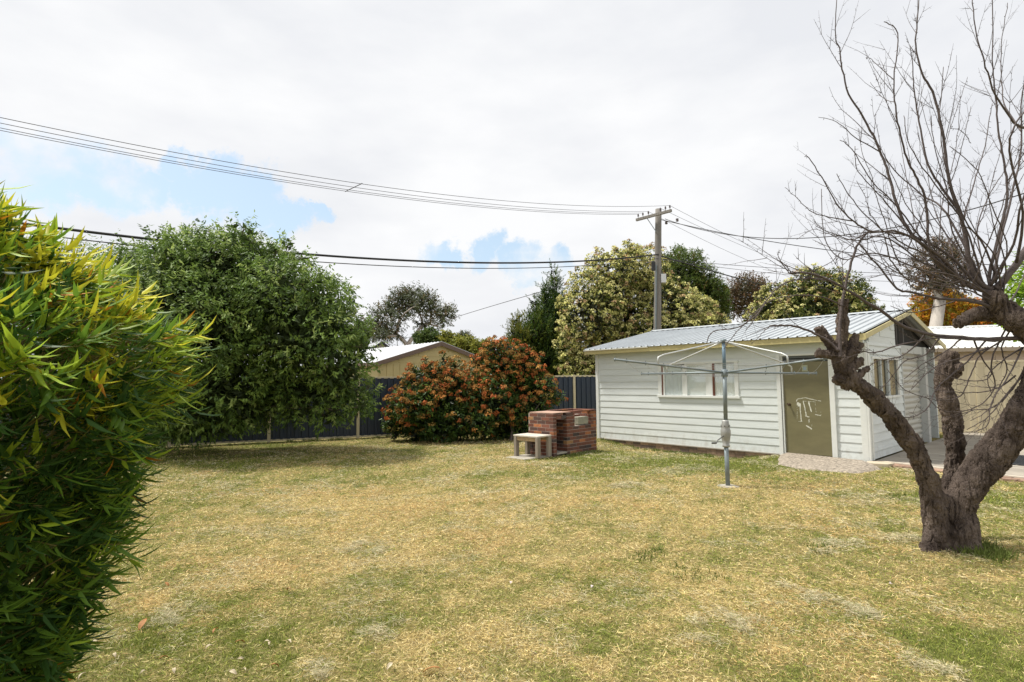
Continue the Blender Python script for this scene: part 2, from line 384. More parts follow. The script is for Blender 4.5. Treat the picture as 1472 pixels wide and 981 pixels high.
    for i in range(70):
        a = rng.uniform(-2.0, 7.0); q = FP0+FD*a+np.array([.37, -.93, 0])*rng.uniform(.05, .35); spots.append((q[0], q[1], rng.uniform(.05, .10), 22))
    for i in range(30):
        q = BB+E1*rng.uniform(.3, 1.7)-E2*rng.uniform(.03, .3); spots.append((q[0], q[1], rng.uniform(.04, .08), 30))
    for (px, py) in ((1285, 715), (1010, 830), (1180, 790), (940, 800)):
        c = G(px, py)
        for i in range(5): spots.append((c[0]+rng.normal()*.12, c[1]+rng.normal()*.12, .05, 30))
    X = []; Y = []; Hh = []
    for (cx, cy, h, m) in spots:
        X.append(cx+rng.normal(size=m)*.045); Y.append(cy+rng.normal(size=m)*.045); Hh.append(h*rng.uniform(.5, 1.3, m))
    x = np.concatenate(X); y = np.concatenate(Y); hh = np.concatenate(Hh); n = len(x)
    D = rng.normal(size=(n, 3))*.45; D[:, 2] = 1
    o = leafmesh('long_grass', np.stack([x, y, gheight(x, y)-.005], 1), D, rdir(n), hh, rng.uniform(.006, .011, n), np.array([.15,.19,.045])*rng.uniform(.6, 1.6, (n, 1)), LANCE, grassM)
    tag(o, 'long green grass round the tree foot and along the shed footing', 'grass', kind='stuff')

HPAD = G(1045, 700)
PADP = [BB-E1*.75+E2*.18, BB-E1*.02+E2*.05, BB-E1*.02+E2*.72, BB-E1*.75+E2*.72]
build_ground()

# ------------------------------------------------------------------ paving
def build_paving():
    d = norm(PV[3]-PV[0]); nrm = np.array([-d[1], d[0], 0])
    mb = MB()
    # slab polygon prism: from the strip back to the cream fence
    A = PV[0]+nrm*.33; B = PV[0]+d*9+nrm*.33; C = B+nrm*9; Dd = SH+SU*6.45+SV*8
    def prism(mb, P, z0, z1):
        n = len(P); v = [(p[0], p[1], z0) for p in P]+[(p[0], p[1], z1) for p in P]
        mb.add(v, [tuple(range(n-1, -1, -1)), tuple(range(n, 2*n))]+[(i, (i+1) % n, n+(i+1) % n, n+i) for i in range(n)])
    # panels of concrete divided by joints
    a0 = SH+SU*6.63+SV*.15
    m1 = MB(); prism(m1, [a0-SV*.12+SU*.02, A+d*.02, B, C, a0+SV*8], -.12, .045)
    o = m1.build('concrete_slab', mat('paving_concrete', (.30,.265,.215), .9, var=.25, vscale=1.3, bump=.3, bscale=50), bevel=.008)
    tag(o, kind='structure')
    # light joints
    m3 = MB()
    for k in range(1, 6):
        p = A+nrm*(.95*k)-d*.2; m3.bar(p+[0,0,.048], p+d*8+[0,0,.048], .05 if k % 2 else .09, .006)
    for k in range(1, 6):
        p = A+d*(1.5*k); m3.bar(p+[0,0,.0485], p+nrm*8+[0,0,.0485], .03, .006)
    o = m3.build('paving_joints', mat('joint_mortar', (.42,.38,.31), .9, var=.2, vscale=8)); tag(o, kind='structure')
    # concrete lip and brick edging
    m2 = MB()
    p = A-nrm*.04; m2.bar(p+[0,0,0], p+d*9, .07, .115); o = m2.build('slab_edge', mat('pale_lip', (.45,.40,.32), .9, var=.2, vscale=7), bevel=.006); tag(o, kind='structure')
    m4 = MB(); rr = random.Random(3)
    L = .23
    for row in range(2):
        t = .0
        while t < 9:
            c = PV[0]+d*(t+(L*.5 if row else 0))+nrm*(.085+.125*row)
            k = rr.uniform(.8, 1.2); m4.bar(c+[0,0,-.0+rr.uniform(-.004,.004)], c+d*(L-.012)+[0,0,rr.uniform(-.004,.004)], .113, .07, (.30*k,.19*k,.13*k)); t += L
    o = m4.build('brick_edging', mat('paver_brick', attr=True, rough=.9, var=.2, vscale=10, bump=.4, bscale=60), bevel=.004); tag(o, kind='structure')
    # ramp in front of the door
    m5 = MB(); P = [RAMP[i] for i in range(6)]; n = 24
    cx = sum(p[0] for p in P)/6; cy = sum(p[1] for p in P)/6
    # triangulated fan with noise, higher towards the wall
    ring = []
    for i in range(6):
        a = P[i]; b = P[(i+1) % 6]
        for t in np.linspace(0, 1, 6)[:-1]: ring.append(a+(b-a)*t)
    vs = []; fs = []; R = 6; m = len(ring)
    for j in range(R+1):
        f = j/R
        for p in ring:
            x = cx+(p[0]-cx)*f; y = cy+(p[1]-cy)*f
            b = (x-SH[0])*SV[0]+(y-SH[1])*SV[1]
            zz = .055+.05*np.clip(1+b/.8, -.6, 1)-(.09 if j == R else 0)+.01*(fbm(x, y, 8)-.5)
            vs.append((x, y, float(zz)))
    for j in range(R):
        for i in range(m):
            i2 = (i+1) % m; fs.append((j*m+i, (j+1)*m+i, (j+1)*m+i2, j*m+i2))
    m5.add(vs, fs)
    o = m5.build('concrete_ramp', mat('exposed_aggregate', (.33,.28,.22), .95, var=.75, vscale=22, bump=1, bscale=90), smooth=True)
    tag(o, 'rough exposed concrete ramp in front of the olive door', 'ramp')
    # small broken pale paver at the shed corner
    q = G(1265, 670); m6 = MB(); prism(m6, [q+[-.28,-.02,0], q+[.02,-.2,0], q+[.2,-.1,0], q+[.22,.12,0], q+[-.1,.2,0]], -.02, .062)
    o = m6.build('paver', mat('pale_paver', (.47,.40,.29), .9, var=.15, vscale=9), bevel=.006); tag(o, 'pale broken paver at the near corner of the white shed', 'paver')
    # grate on the slab
    g0 = G(1452, 668, .05); gr = empty('drain_grate', (g0[0], g0[1], .047), 0, label='dark steel grate lying on the concrete behind the bare tree', cat='grate')
    gd = norm(G(1472, 640, .05)-g0); gn = np.array([gd[1], -gd[0], 0])
    f = MB(); 
    for s in (0, .42): f.bar(gn*s+[0,0,.012], gn*s+gd*1.5+[0,0,.012], .03, .022)
    for s in (0, 1.5): f.bar(gd*s+[0,0,.012], gd*s+gn*.42+[0,0,.012], .03, .022)
    f.each('frame', mat('dark_steel', (.05,.055,.06), .6, metal=.4, var=.3, vscale=20), gr)
    b = MB()
    for k in range(1, 30): b.bar(gd*(k*.05)+[0,0,.012], gd*(k*.05)+gn*.42+[0,0,.012], .012, .016)
    for k in range(1, 5): b.bar(gn*(k*.084)+[0,0,.008], gn*(k*.084)+gd*1.5+[0,0,.008], .01, .008)
    b.build('bars', MATS['dark_steel'], gr)
build_paving()

# ------------------------------------------------------------------ the weatherboard shed
def boards(mb, a0, a1, z0, z1, pitch=.172, zb=.03, t=.012, axis='a', cuts=(), b=0.0):
    """lapped boards along a; cuts = [(a0,a1,z0,z1)] openings"""
    k = 0; z = zb
    while z < z1-.001:
        za = max(z, z0); zt = min(z+pitch, z1)
        if zt > za+.005:
            edges = sorted({a0, a1}|{c for cu in cuts for c in cu[:2] if a0 < c < a1})
            segs = []
            for e0, e1 in zip(edges[:-1], edges[1:]):
                mid = (e0+e1)/2; lo, hi = za, zt; skip = False; pieces = [(lo, hi)]
                for (c0, c1, cz0, cz1) in cuts:
                    if c0 < mid < c1:
                        np_ = []
                        for (l, h) in pieces:
                            if cz1 <= l or cz0 >= h: np_.append((l, h)); continue
                            if cz0 > l: np_.append((l, cz0))
                            if cz1 < h: np_.append((cz1, h))
                        pieces = np_
                for (l, h) in pieces: segs.append((e0, e1, l, h))
            for (e0, e1, l, h) in segs:
                fo = lambda zz: t*(1-(zz-z)/pitch)+.004
                v = []
                for aa in (e0, e1):
                    for (bb, zz) in ((0, l), (-fo(l), l), (-fo(h), h), (0, h)):
                        v.append((aa, b+bb, zz) if axis == 'a' else (b-bb, aa, zz))
                mb.add(v, [(0,1,2,3),(7,6,5,4),(0,4,5,1),(1,5,6,2),(2,6,7,3),(3,7,4,0)])
        z += pitch
    return mb

def build_shed():
    S = empty('garden_shed', SH, SA, label='white weatherboard shed with ribbed metal roof and olive door', cat='shed')
    LN, WT, BD = 6.6, 2.37, 6.2; RZ, EZ = 3.17, 2.47
    win = (2.08, 4.02, 1.25, 2.0); door = (4.95, 6.03, .03, 2.12)
    m = MB(); boards(m, .05, 6.5, .03, WT, cuts=[(2.0, 4.08, 1.19, 2.04), door])
    gw = (.40, 2.12, 1.27, 2.0)
    boards(m, .12, 2.5, .06, 2.33, t=.024, axis='b', cuts=[(.36, 2.17, 1.22, 2.03)], b=LN)
    # wall cores behind boards
    m.box(.0, .012, 0, 2.0, .09, WT); m.box(2.0, .012, 0, 4.08, .09, 1.2); m.box(2.0, .012, 2.03, 4.08, .09, WT)
    m.box(4.08, .012, 0, 4.95, .09, WT); m.box(4.95, .012, 2.12, 6.03, .09, WT); m.box(6.03, .012, 0, 6.59, .09, WT)
    m.box(6.5, .1, .05, 6.588, .36, 2.3); m.box(6.5, 2.17, .05, 6.588, 2.5, 2.3); m.box(6.5, .36, .05, 6.588, 2.17, 1.22); m.box(6.5, .36, 2.03, 6.588, 2.17, 2.3)
    m.box(0, .09, 0, .09, BD, WT); m.box(.09, BD-.09, 0, 6.5, BD, WT)
    # gable boards above, left part
    def gz(b): return EZ-.06+(RZ-EZ)*(b/3.1)
    for k in range(5):
        z = 2.3+.172*k
        b0 = max(.05, (z+.172-(EZ-.06))*3.1/(RZ-EZ)); b1 = 2.1
        if b0 < b1: m.box(6.59-.03, b0, z, 6.612, b1, z+.165)
    m.add([(6.56,.02,2.3),(6.56,2.1,2.3),(6.56,2.1,gz(2.1)),(6.6,.02,2.3),(6.6,2.1,2.3),(6.6,2.1,gz(2.1))], [(0,2,1),(3,4,5),(0,1,4,3),(1,2,5,4),(2,0,3,5)])
    m.build('wall', boardM, S)
    # footing bricks
    f = MB(); rr = random.Random(5)
    for row in range(3):
        t = 0
        while t < 4.95:
            k = rr.uniform(.6, 1.15); dk = rr.random() < .2
            f.box(t, -.012, -.2+row*.077, min(t+.222, 4.95), .08, -.2+row*.077+.068, (.36*k,.245*k,.17*k) if not dk else (.16,.12,.10)); t += .232
    f.box(0, .0, -.22, 4.95, .07, .03, (.35,.29,.22))
    f.box(6.03, -.02, -.1, 6.52, .08, .03, (.36,.3,.2))
    f.build('footing', mat('footing_brick', attr=True, rough=.9, var=.3, vscale=7, bump=.5), S)
    sill = MB(); sill.box(.02, -.045, .012, 4.95, 0, .035); sill.box(6.03, -.045, .012, 6.5, 0, .035)
    sill.each('bottom_rail', mat('grey_timber', (.33,.30,.25), .8, var=.2), S)
    # corner boards
    c = MB(); c.box(-.035, -.04, .0, .055, .03, WT); c.box(6.49, -.045, -.04, 6.6, -.0, WT); c.box(6.602, -.045, -.04, 6.64, .035, 2.3)
    c.box(6.60, .06, .05, 6.645, .155, 2.3)
    c.each('corner_board', trimM, S, bevel=.003)
    # front window
    w = empty('window'); w.parent = S
    wf = MB(); wf.box(1.99, -.045, 2.0, 4.1, .05, 2.05); wf.box(1.97, -.06, 1.185, 4.12, .05, 1.24)
    wf.box(1.99, -.04, 1.24, 2.09, .05, 2.0); wf.box(4.0, -.04, 1.24, 4.09, .05, 2.0)
    wf.box(3.36, -.035, 1.24, 3.46, .05, 2.0); wf.box(2.74, -.03, 1.24, 2.80, .04, 2.0)
    fr = wf.build('window_frame', trimM, S, bevel=.003)
    bpy.data.objects.remove(w)
    rd = MB(); rd.box(2.09, -.015, 1.24, 2.125, .04, 2.0); rd.box(3.46, -.015, 1.24, 3.495, .04, 2.0)
    rd.each('primer_strip', mat('rust_primer', (.17,.055,.03), .7, var=.25, vscale=12), fr)
    sl2 = MB(); sl2.box(2.125, -.012, 1.24, 2.165, .04, 1.99); sl2.box(2.66, -.012, 1.24, 2.74, .04, 1.98); sl2.box(3.28, -.012, 1.24, 3.36, .04, 1.99); sl2.box(2.80, -.012, 1.955, 3.28, .03, 2.0)
    sl2.each('sash', trimM, fr)
    glassM = bpy.data.materials.new('window_glass'); glassM.use_nodes = True; nt = glassM.node_tree
    nt.nodes.remove(nt.nodes['Principled BSDF']); t_ = nt.nodes.new('ShaderNodeBsdfTransparent'); g_ = nt.nodes.new('ShaderNodeBsdfGlossy'); g_.inputs['Roughness'].default_value = .02; t_.inputs['Color'].default_value = (.94,.96,.96,1)
    x_ = nt.nodes.new('ShaderNodeMixShader'); x_.inputs[0].default_value = .08; nt.links.new(t_.outputs[0], x_.inputs[1]); nt.links.new(g_.outputs[0], x_.inputs[2]); nt.links.new(x_.outputs[0], nt.nodes['Material Output'].inputs['Surface'])
    MATS['glass'] = glassM
    cm = mat('net_curtain', (.86,.86,.84), .9, var=.05, vscale=8)
    cu = MB()
    for (x0, x1, k) in ((2.165, 2.66, 13), (2.8, 3.28, 0), (3.495, 4.0, 12)):
        n = 60; vs = []
        for i in range(n+1):
            x = x0+(x1-x0)*i/n; dd = (.012*sin(i/n*k*2*pi)+.006*sin(i*.9)) if k else 0
            vs += [(x, .026+dd*.7, 1.24), (x, .026+dd*.7, 1.99)]
        cu.add(vs, [(2*i, 2*i+2, 2*i+3, 2*i+1) for i in range(n)])
    cu.each('curtain', cm, fr)
    gl = MB()
    for (x0, x1) in ((2.165, 2.66), (2.8, 3.28), (3.495, 4.0)): gl.box(x0, .006, 1.245, x1, .010, 1.985)
    gl.each('pane', glassM, fr)
    # door
    df = MB(); df.box(4.94, -.05, .0, 5.02, .05, 2.14); df.box(5.035, -.035, .05, 5.06, .05, 2.1); df.box(5.965, -.05, .02, 6.06, .05, 2.14); df.box(5.02, -.045, 2.10, 5.965, .05, 2.14)
    frd = df.build('door_frame', trimM, S, bevel=.003)
    dm = mat('olive_door', (.165,.148,.075), .38, var=.14, vscale=2.2, stretch=(1,1,2.5), bump=.03)
    d = MB(); d.box(5.065, .0, .07, 5.962, .04, 1.97)
    D = d.build('door', dm, S, bevel=.002)
    tr = MB(); tr.box(5.065, .01, 1.985, 5.962, .03, 2.03); tr.box(5.065, .01, 2.05, 5.962, .03, 2.1)
    tr.each('transom', mat('dark_louvre', (.09,.10,.10), .4, var=.2), S)
    db = MB(); db.box(5.065, .035, 1.96, 5.962, .05, 2.1); db.box(5.02, .03, .02, 5.97, .05, .07); db.each('door_gap_shade', darkM, S)  # near-black strips paint the shade in the gaps above and below the door
    kn = MB(); kn.tube([(5.17,-.0,1.08),(5.17,-.035,1.08),(5.17,-.05,1.08),(5.17,-.07,1.08)], [.028,.012,.026,.018], 12); kn.tube([(5.13,0,1.095),(5.13,-.012,1.095)], .014, 10)
    kn.build('door_knob', mat('brass_dark', (.09,.06,.04), .4, metal=.6), D)
    st = MB(); st.box(5.45, -.004, 1.77, 5.56, .0, 1.9)
    st.build('sticker', mat('faded_sticker', (.34,.36,.24), .5, var=.2, vscale=30), D)
    s2 = MB(); s2.box(5.475, -.006, 1.80, 5.535, -.004, 1.865); s2.build('sticker_print', mat('sticker_blue', (.28,.36,.42), .5), D)
    # torn poster remains: white flakes outlining small frames
    rr = random.Random(9); pm = mat('paper_remains', (.62,.62,.52), .8, var=.2, vscale=30); pp = MB()
    def scr(x0, z0, x1, z1, w, dens=1.0):
        n = max(2, int(60*sqrt((x1-x0)**2+(z1-z0)**2)))
        for i in range(n):
            if rr.random() > dens: continue
            t = (i+.5)/n; x = x0+(x1-x0)*t+rr.uniform(-.003,.003); z = z0+(z1-z0)*t+rr.uniform(-.003,.003); ww = w*rr.uniform(.5, 1.1)
            hx = abs(x1-x0)/n*.62+ww*.5; hz = abs(z1-z0)/n*.62+ww*.5
            k = .0015+.001*rr.random()
            v = [(x-hx*rr.uniform(.7,1), -k, z-hz*rr.uniform(.7,1)), (x+hx*rr.uniform(.7,1), -k, z-hz*rr.uniform(.6,1)), (x+hx*rr.uniform(.7,1), -k, z+hz*rr.uniform(.7,1)), (x-hx*rr.uniform(.7,1), -k, z+hz*rr.uniform(.7,1))]
            pp.add(v+[(a, 0.0005, c) for a, b, c in v], [(0,1,2,3),(4,7,6,5),(0,4,5,1),(1,5,6,2),(2,6,7,3),(3,7,4,0)])
    def q(px, py):
        v = ray(px, py); t = np.dot(SH-CAMP, SV)/np.dot(v, SV); p = CAMP+v*t-SH; return float(p@SU), float(p[2])
    def Lz(pts, w, dens=1):
        for (a, b) in zip(pts[:-1], pts[1:]):
            x0, z0 = q(*a); x1, z1 = q(*b); scr(x0, z0, x1, z1, w, dens)
    Lz([(1145,577),(1146,574),(1158,572),(1170,575),(1180,577)], .008, .75); Lz([(1147,580),(1149,583)], .05); Lz([(1150,584),(1152,606)], .018); Lz([(1148,606),(1153,606)], .008, .7)
    Lz([(1154.5,577),(1157,587),(1159,598)], .016, .95); Lz([(1158,598),(1163,600)], .014); Lz([(1146,585),(1146,604)], .004, .5)
    Lz([(1162.5,578),(1165,588),(1167,593)], .022, .95); Lz([(1156,577),(1172,578)], .006, .7); Lz([(1172,579),(1173,593)], .004, .5); Lz([(1172,596),(1180,598)], .009, .9); Lz([(1180,592),(1180,598)], .004, .6)
    Lz([(1163,603),(1163,609)], .012, .6); Lz([(1159,612),(1167,617)], .014, .95); Lz([(1167,608),(1167,617)], .004, .5)
    pp.build('paper_remains', pm, D)
    # gable window
    gf = MB(); gf.box(6.6, .34, 2.0, 6.64, 2.19, 2.05); gf.box(6.6, .34, 1.2, 6.65, 2.19, 1.25)
    for b0 in (.36, 2.12): gf.box(6.6, b0, 1.25, 6.64, b0+.05, 2.0)
    GF = gf.build('window_frame', trimM, S, bevel=.003)
    mu = MB(); mu.box(6.585, .88, 1.25, 6.63, .96, 2.0); mu.box(6.585, 1.35, 1.25, 6.635, 1.47, 2.0)
    mu.each('mullion', mat('grey_blue_trim', (.38,.42,.42), .6), GF)
    cc = MB(); cc.box(6.56, .41, 1.25, 6.565, 2.12, 2.0); cc.build('curtain', mat('orange_blind', (.48,.36,.20), .9, var=.1, vscale=5, trans=.1), GF)
    gg = MB(); gg.box(6.59, .41, 1.252, 6.594, 2.12, 1.998); gg.build('pane', glassM, GF)
    # roller door + posts
    post = MB(); post.box(6.56, 2.45, .04, 6.63, 2.52, 2.3); post.box(6.52, 4.35, .04, 6.66, 4.5, 2.35); post.box(6.6, 4.5, .04, 6.66, 4.56, 2.35); post.box(6.56, 2.52, 2.17, 6.62, 4.35, 2.35)
    post.each('post', mat('grey_trim', (.45,.46,.44), .6, var=.08), S, bevel=.003)
    ro = MB(); n = 150; vs = []
    for i in range(n+1):
        z = .06+2.12*i/n; ph = (z % .125)/.125; x = 6.50+.028*(.5-.5*cos(2*pi*ph))**.6
        vs += [(x, 2.52, z), (x, 4.35, z)]
    ro.add(vs, [(2*i, 2*i+1, 2*i+3, 2*i+2) for i in range(n)]); ro.build('roller_door', mat('roller_steel', (.46,.45,.40), .5, var=.05), S, smooth=True)
    # roof: two ribbed slopes
    r = MB(); pitch = .19; oh = .28; a0, a1 = -.22, LN+.12
    def slope(b0, z0, b1, z1):
        prof = []; a = a0
        while a < a1:
            for (da, h) in ((0, 0), (.012, .027), (.034, .027), (.046, 0)):
                if a+da <= a1: prof.append((a+da, h))
            for (da, h) in ((.105,0),(.112,.004),(.125,.004),(.132,0)):
                if a+da <= a1: prof.append((a+da, h))
            a += pitch
        vs = []; 
        for (aa, h) in prof: vs += [(aa, b0, z0+h), (aa, b1, z1+h)]
        fs = [(2*i, 2*i+2, 2*i+3, 2*i+1) for i in range(len(prof)-1)]
        r.add(vs, fs)
    sl_ = (RZ-EZ)/(3.1+oh)
    slope(-oh-.03, EZ+.0, 3.1, RZ); slope(BD+oh, EZ, 3.1, RZ)
    R = r.build('roof', roofM, S)
    sm = R.modifiers.new('solid', 'SOLIDIFY'); sm.thickness = .004
    rc = MB(); rc.add([(a0,2.95,RZ+.0),(a0,3.1,RZ+.045),(a0,3.25,RZ+.0),(a1,2.95,RZ+.0),(a1,3.1,RZ+.045),(a1,3.25,RZ+.0)], [(0,1,4,3),(1,2,5,4)])
    RC = rc.build('ridge_cap', roofM, R); sm = RC.modifiers.new('solid', 'SOLIDIFY'); sm.thickness = .004
    fa = MB(); fa.box(a0-.0, -oh-.0, EZ-.125, a1, -oh+.022, EZ-.006)
    for s_, b_ in ((a0, -oh), (a1-.022, -oh)):
        v = []
        for (bb, zz) in ((-oh+.023, EZ-.11), (3.1, RZ-.10), (3.1, RZ-.012), (-oh+.023, EZ-.006)): v += [(s_, bb, zz), (s_+.022, bb, zz)]
        fa.add(v, [(0,2,3,1),(2,4,5,3),(4,6,7,5),(6,0,1,7),(0,6,4,2),(1,3,5,7)])
        v = []
        for (bb, zz) in ((BD+oh, EZ-.13), (3.1, RZ-.13), (3.1, RZ-.012), (BD+oh, EZ-.006)): v += [(s_, bb, zz), (s_+.022, bb, zz)]
        fa.add(v, [(0,2,3,1),(2,4,5,3),(4,6,7,5),(6,0,1,7),(0,6,4,2),(1,3,5,7)])
    fa.each('fascia', fasciaM, S, bevel=.002)
    fl = MB(); fl.box(a0-.01, -oh-.035, EZ-.03, 1.9, -oh-.002, EZ-.004); fl.build('flashing', mat('pale_flashing', (.55,.53,.44), .5), S)
    so_ = MB(); so_.box(.0, -oh+.024, WT-.02, 6.6, -.0, WT-.008); so_.build('soffit', mat('soffit', (.5,.49,.42), .7), S)
    # near-black sheets: roof space shade painted in behind the open part of the gable
    rs = MB(); q_ = [(6.42, .1, 2.31), (6.42, 6.1, 2.31), (6.42, 6.1, EZ-.03), (6.42, 3.1, RZ-.03), (6.42, .1, EZ-.03)]
    rs.add(q_+[(a-.05, b, c) for a, b, c in q_], [(0,1,2,3,4),(9,8,7,6,5)]); rs.box(6.45, 2.15, 2.31, 6.55, 4.3, 2.33)
    rs.each('roof_space_shade', darkM, S)
    ra = MB()
    for aa in (6.5,): 
        ra.bar((aa, 0, EZ-.1), (aa, 3.1, RZ-.1), .05, .1); ra.bar((aa, BD, EZ-.1), (aa, 3.1, RZ-.1), .05, .1); ra.bar((aa, 0, 2.32), (aa, BD, 2.32), .05, .09)
    ra.bar((6.5, 3.1, 2.3), (6.5, 3.1, RZ-.05), .05, .08); ra.bar((6.5, 2.6, 2.3), (6.5, 2.6, 2.98), .04, .06)
    ra.each('rafter', mat('grey_rafter', (.12,.11,.10), .9), S)
build_shed()

# ------------------------------------------------------------------ fences
def ribbed_panel(mb, P, d, n, length, z0, z1, pitch=.15, dep=.02):
    """ribbed sheet from P along d, normal n"""
    k = int(length/pitch)+1; prof = []
    for i in range(k):
        t = i*pitch
        for (dt, h) in ((0,0),(pitch*.44,0),(pitch*.52,1),(pitch*.92,1)):
            if t+dt <= length: prof.append((t+dt, h*dep))
    prof.append((length, prof[-1][1]))
    vs = []
    for (t, h) in prof:
        p = P+d*t+n*h; vs += [(p[0], p[1], z0), (p[0], p[1], z1)]
    mb.add(vs, [(2*i, 2*i+2, 2*i+3, 2*i+1) for i in range(len(prof)-1)])
def build_fences():
    F = empty('steel_fence', FP0, 0, label='navy ribbed steel fence with cream posts and rails', cat='fence')
    nn = np.array([.3713, -.9285, 0]); PL = 2.405
    for k in range(-5, 7):
        q = FD*(PL*k); mb = MB(); ribbed_panel(mb, q, FD, nn, PL, .07, 1.76, pitch=.19, dep=.03)
        p_ = mb.build('panel', navyM, F); m = p_.modifiers.new('s', 'SOLIDIFY'); m.thickness = .002
        r = MB(); r.bar(q+[0,0,1.77], q+FD*PL+[0,0,1.77], .05, .055); r.bar(q+[0,0,.05], q+FD*PL+[0,0,.05], .05, .05)
        r.each('rail', creamM, F, bevel=.003)
        pm = MB(); c = q+nn*.012; pm.bar(c+[0,0,-.1], c+[0,0,1.815], .085, .06, upd=(.37,-.93,0)); pm.build('post', creamM, F, bevel=.004)
    # cream fence on the right, beside the paving
    A = G(1336, 624); B = G(1425, 625.5); d = norm(B-A); n = np.array([d[1], -d[0], 0])
    F2 = empty('cream_fence', A-d*1.2, 0, label='tall cream ribbed steel fence behind the paving', cat='fence')
    for k in range(5):
        q = d*(2.4*k); mb = MB(); ribbed_panel(mb, q, d, n, 2.4, .1, 2.0, pitch=.4, dep=.016)
        o = mb.build('panel', mat('cream_panel', (.60,.52,.35), .5, var=.06, vscale=3), F2); m = o.modifiers.new('s', 'SOLIDIFY'); m.thickness = .002
        r = MB(); r.bar(q+[0,0,2.03], q+d*2.4+[0,0,2.03], .05, .06); r.bar(q+[0,0,.09], q+d*2.4+[0,0,.09], .05, .06); r.each('rail', creamM, F2, bevel=.003)
        pm = MB(); c = q+n*.01; pm.bar(c+[0,0,0], c+[0,0,2.07], .07, .055, upd=tuple(n)); pm.build('post', creamM, F2, bevel=.003)
build_fences()

# ------------------------------------------------------------------ neighbouring buildings
def house(name, label, cat, C, rz, wid, dep, wh, rh, wallm, roofm, trimm, oh=.3, gable=True, panels=False, vert=True, windows=()):
    """C = middle of the gable front; local x across the gable, y away from the front"""
    H = empty(name, (C[0], C[1], 0), rz, label=label, cat=cat)
    m = MB(); h = wid/2
    m.add([(-h,0,0),(h,0,0),(h,0,wh),(0,0,wh+rh),(-h,0,wh),(-h,dep,0),(h,dep,0),(h,dep,wh),(0,dep,wh+rh),(-h,dep,wh)],
          [(0,1,2,3,4),(9,8,7,6,5),(0,4,9,5),(1,6,7,2),(0,5,6,1)])
    if vert:
        x = -h+.1
        while x < h-.1: m.box(x, -.02, .05, x+.05, 0.0, wh-.06); x += .3
    z = wh
    while z < wh+rh-.35:
        w_ = h*(1-(z+.27-wh)/rh)-.05; m.box(-w_, -.016, z, w_, 0, z+.25); z += .28
    m.build('wall', wallm, H)
    r = MB(); k = rh/h; e = oh
    def sl(sg):
        n = 28; vs = []
        x0 = sg*(h+e); z0 = wh-e*k+.03
        for i in range(n*4+1):
            y = -e+(dep+2*e)*i/(n*4); hh = .03 if i % 4 == 0 else 0
            vs += [(x0, y, z0+hh), (0, y, wh+rh+.03+hh)]
        r.add(vs, [(2*i, 2*i+1, 2*i+3, 2*i+2) for i in range(n*4)])
    sl(-1); sl(1)
    R = r.build('roof', roofm, H); s = R.modifiers.new('s', 'SOLIDIFY'); s.thickness = .02
    t = MB()
    for sg in (-1, 1):
        for yy in (-e-.03, dep+e): t.bar((sg*(h+e), yy, wh-e*k-.04), (0, yy, wh+rh-.04), .03, .17)
        t.bar((sg*(h+e), -e, wh-e*k-.03), (sg*(h+e), dep+e, wh-e*k-.03), .03, .14)
    t.each('fascia', trimm, H)
    for (x0, z0, x1, z1) in windows:
        f = MB(); f.box(x0, -.06, z0, x1, -.02, z1); fo = f.build('window', trimM, H)
        p = MB(); p.box(x0+.08, -.07, z0+.08, x1-.08, -.06, z1-.08); p.build('pane', mat('dark_pane', (.03,.04,.05), .1), fo)
    if panels:
        pm = MB()
        for i in range(3):
            y = 1.5+i*1.7; a = .25; b = .85
            def pt(t, yy): return (h*(1-t), yy, wh+rh*t+.1)
            pm.add([pt(a, y), pt(b, y), pt(b, y+1.6), pt(a, y+1.6), *[(p_[0], p_[1], p_[2]-.05) for p_ in (pt(a, y), pt(b, y), pt(b, y+1.6), pt(a, y+1.6))]],
                   [(0,3,2,1),(4,5,6,7),(0,1,5,4),(1,2,6,5),(2,3,7,6),(3,0,4,7)])
        pm.each('solar_panel', mat('solar', (.02,.025,.04), .15), H)
    return H
paleRoof = mat('pale_roof', (.56,.57,.58), .45, metal=.1, var=.06, vscale=2)
brown = mat('brown_fascia', (.15,.10,.075), .6, var=.1)
khaki = mat('khaki_wall', (.50,.41,.20), .6, var=.05, vscale=3)
c0 = W(632, 492, 24.0)
house('garage', 'khaki gabled garage with white roof behind the navy fence', 'garage', c0, atan2(.66, .75), 5.9, 7.2, 2.42, .88, khaki, paleRoof, brown, oh=.12)
gl_ = W(547, 500, 42)
house('house', 'distant house with dark gable trim and solar panels on its roof', 'house', gl_, atan2(.5, .86), 5.0, 9, 2.9, 1.75, mat('white_wall', (.62,.63,.64), .7), mat('grey_roof', (.30,.31,.33), .5, var=.1), mat('charcoal', (.03,.032,.036), .6), oh=.3, panels=True, vert=False)
gl_ = W(682, 500, 52)
house('house', 'distant house with low pale roof seen between the khaki garage and red shrubs', 'house', gl_, .2, 9.0, 9, 2.8, 1.7, mat('beige_wall', (.5,.42,.33), .7), mat('pink_grey_roof', (.52,.48,.48), .6, var=.1), brown, oh=.3, vert=False)
gl_ = W(612, 500, 48)
house('house', 'distant brown roofed house partly hidden behind the garage ridge', 'house', gl_, .9, 6.0, 9, 3.0, 1.6, mat('brick_wall', (.3,.16,.1), .8), mat('terracotta', (.33,.15,.09), .7, var=.2, vscale=5), brown, oh=.3, vert=False)
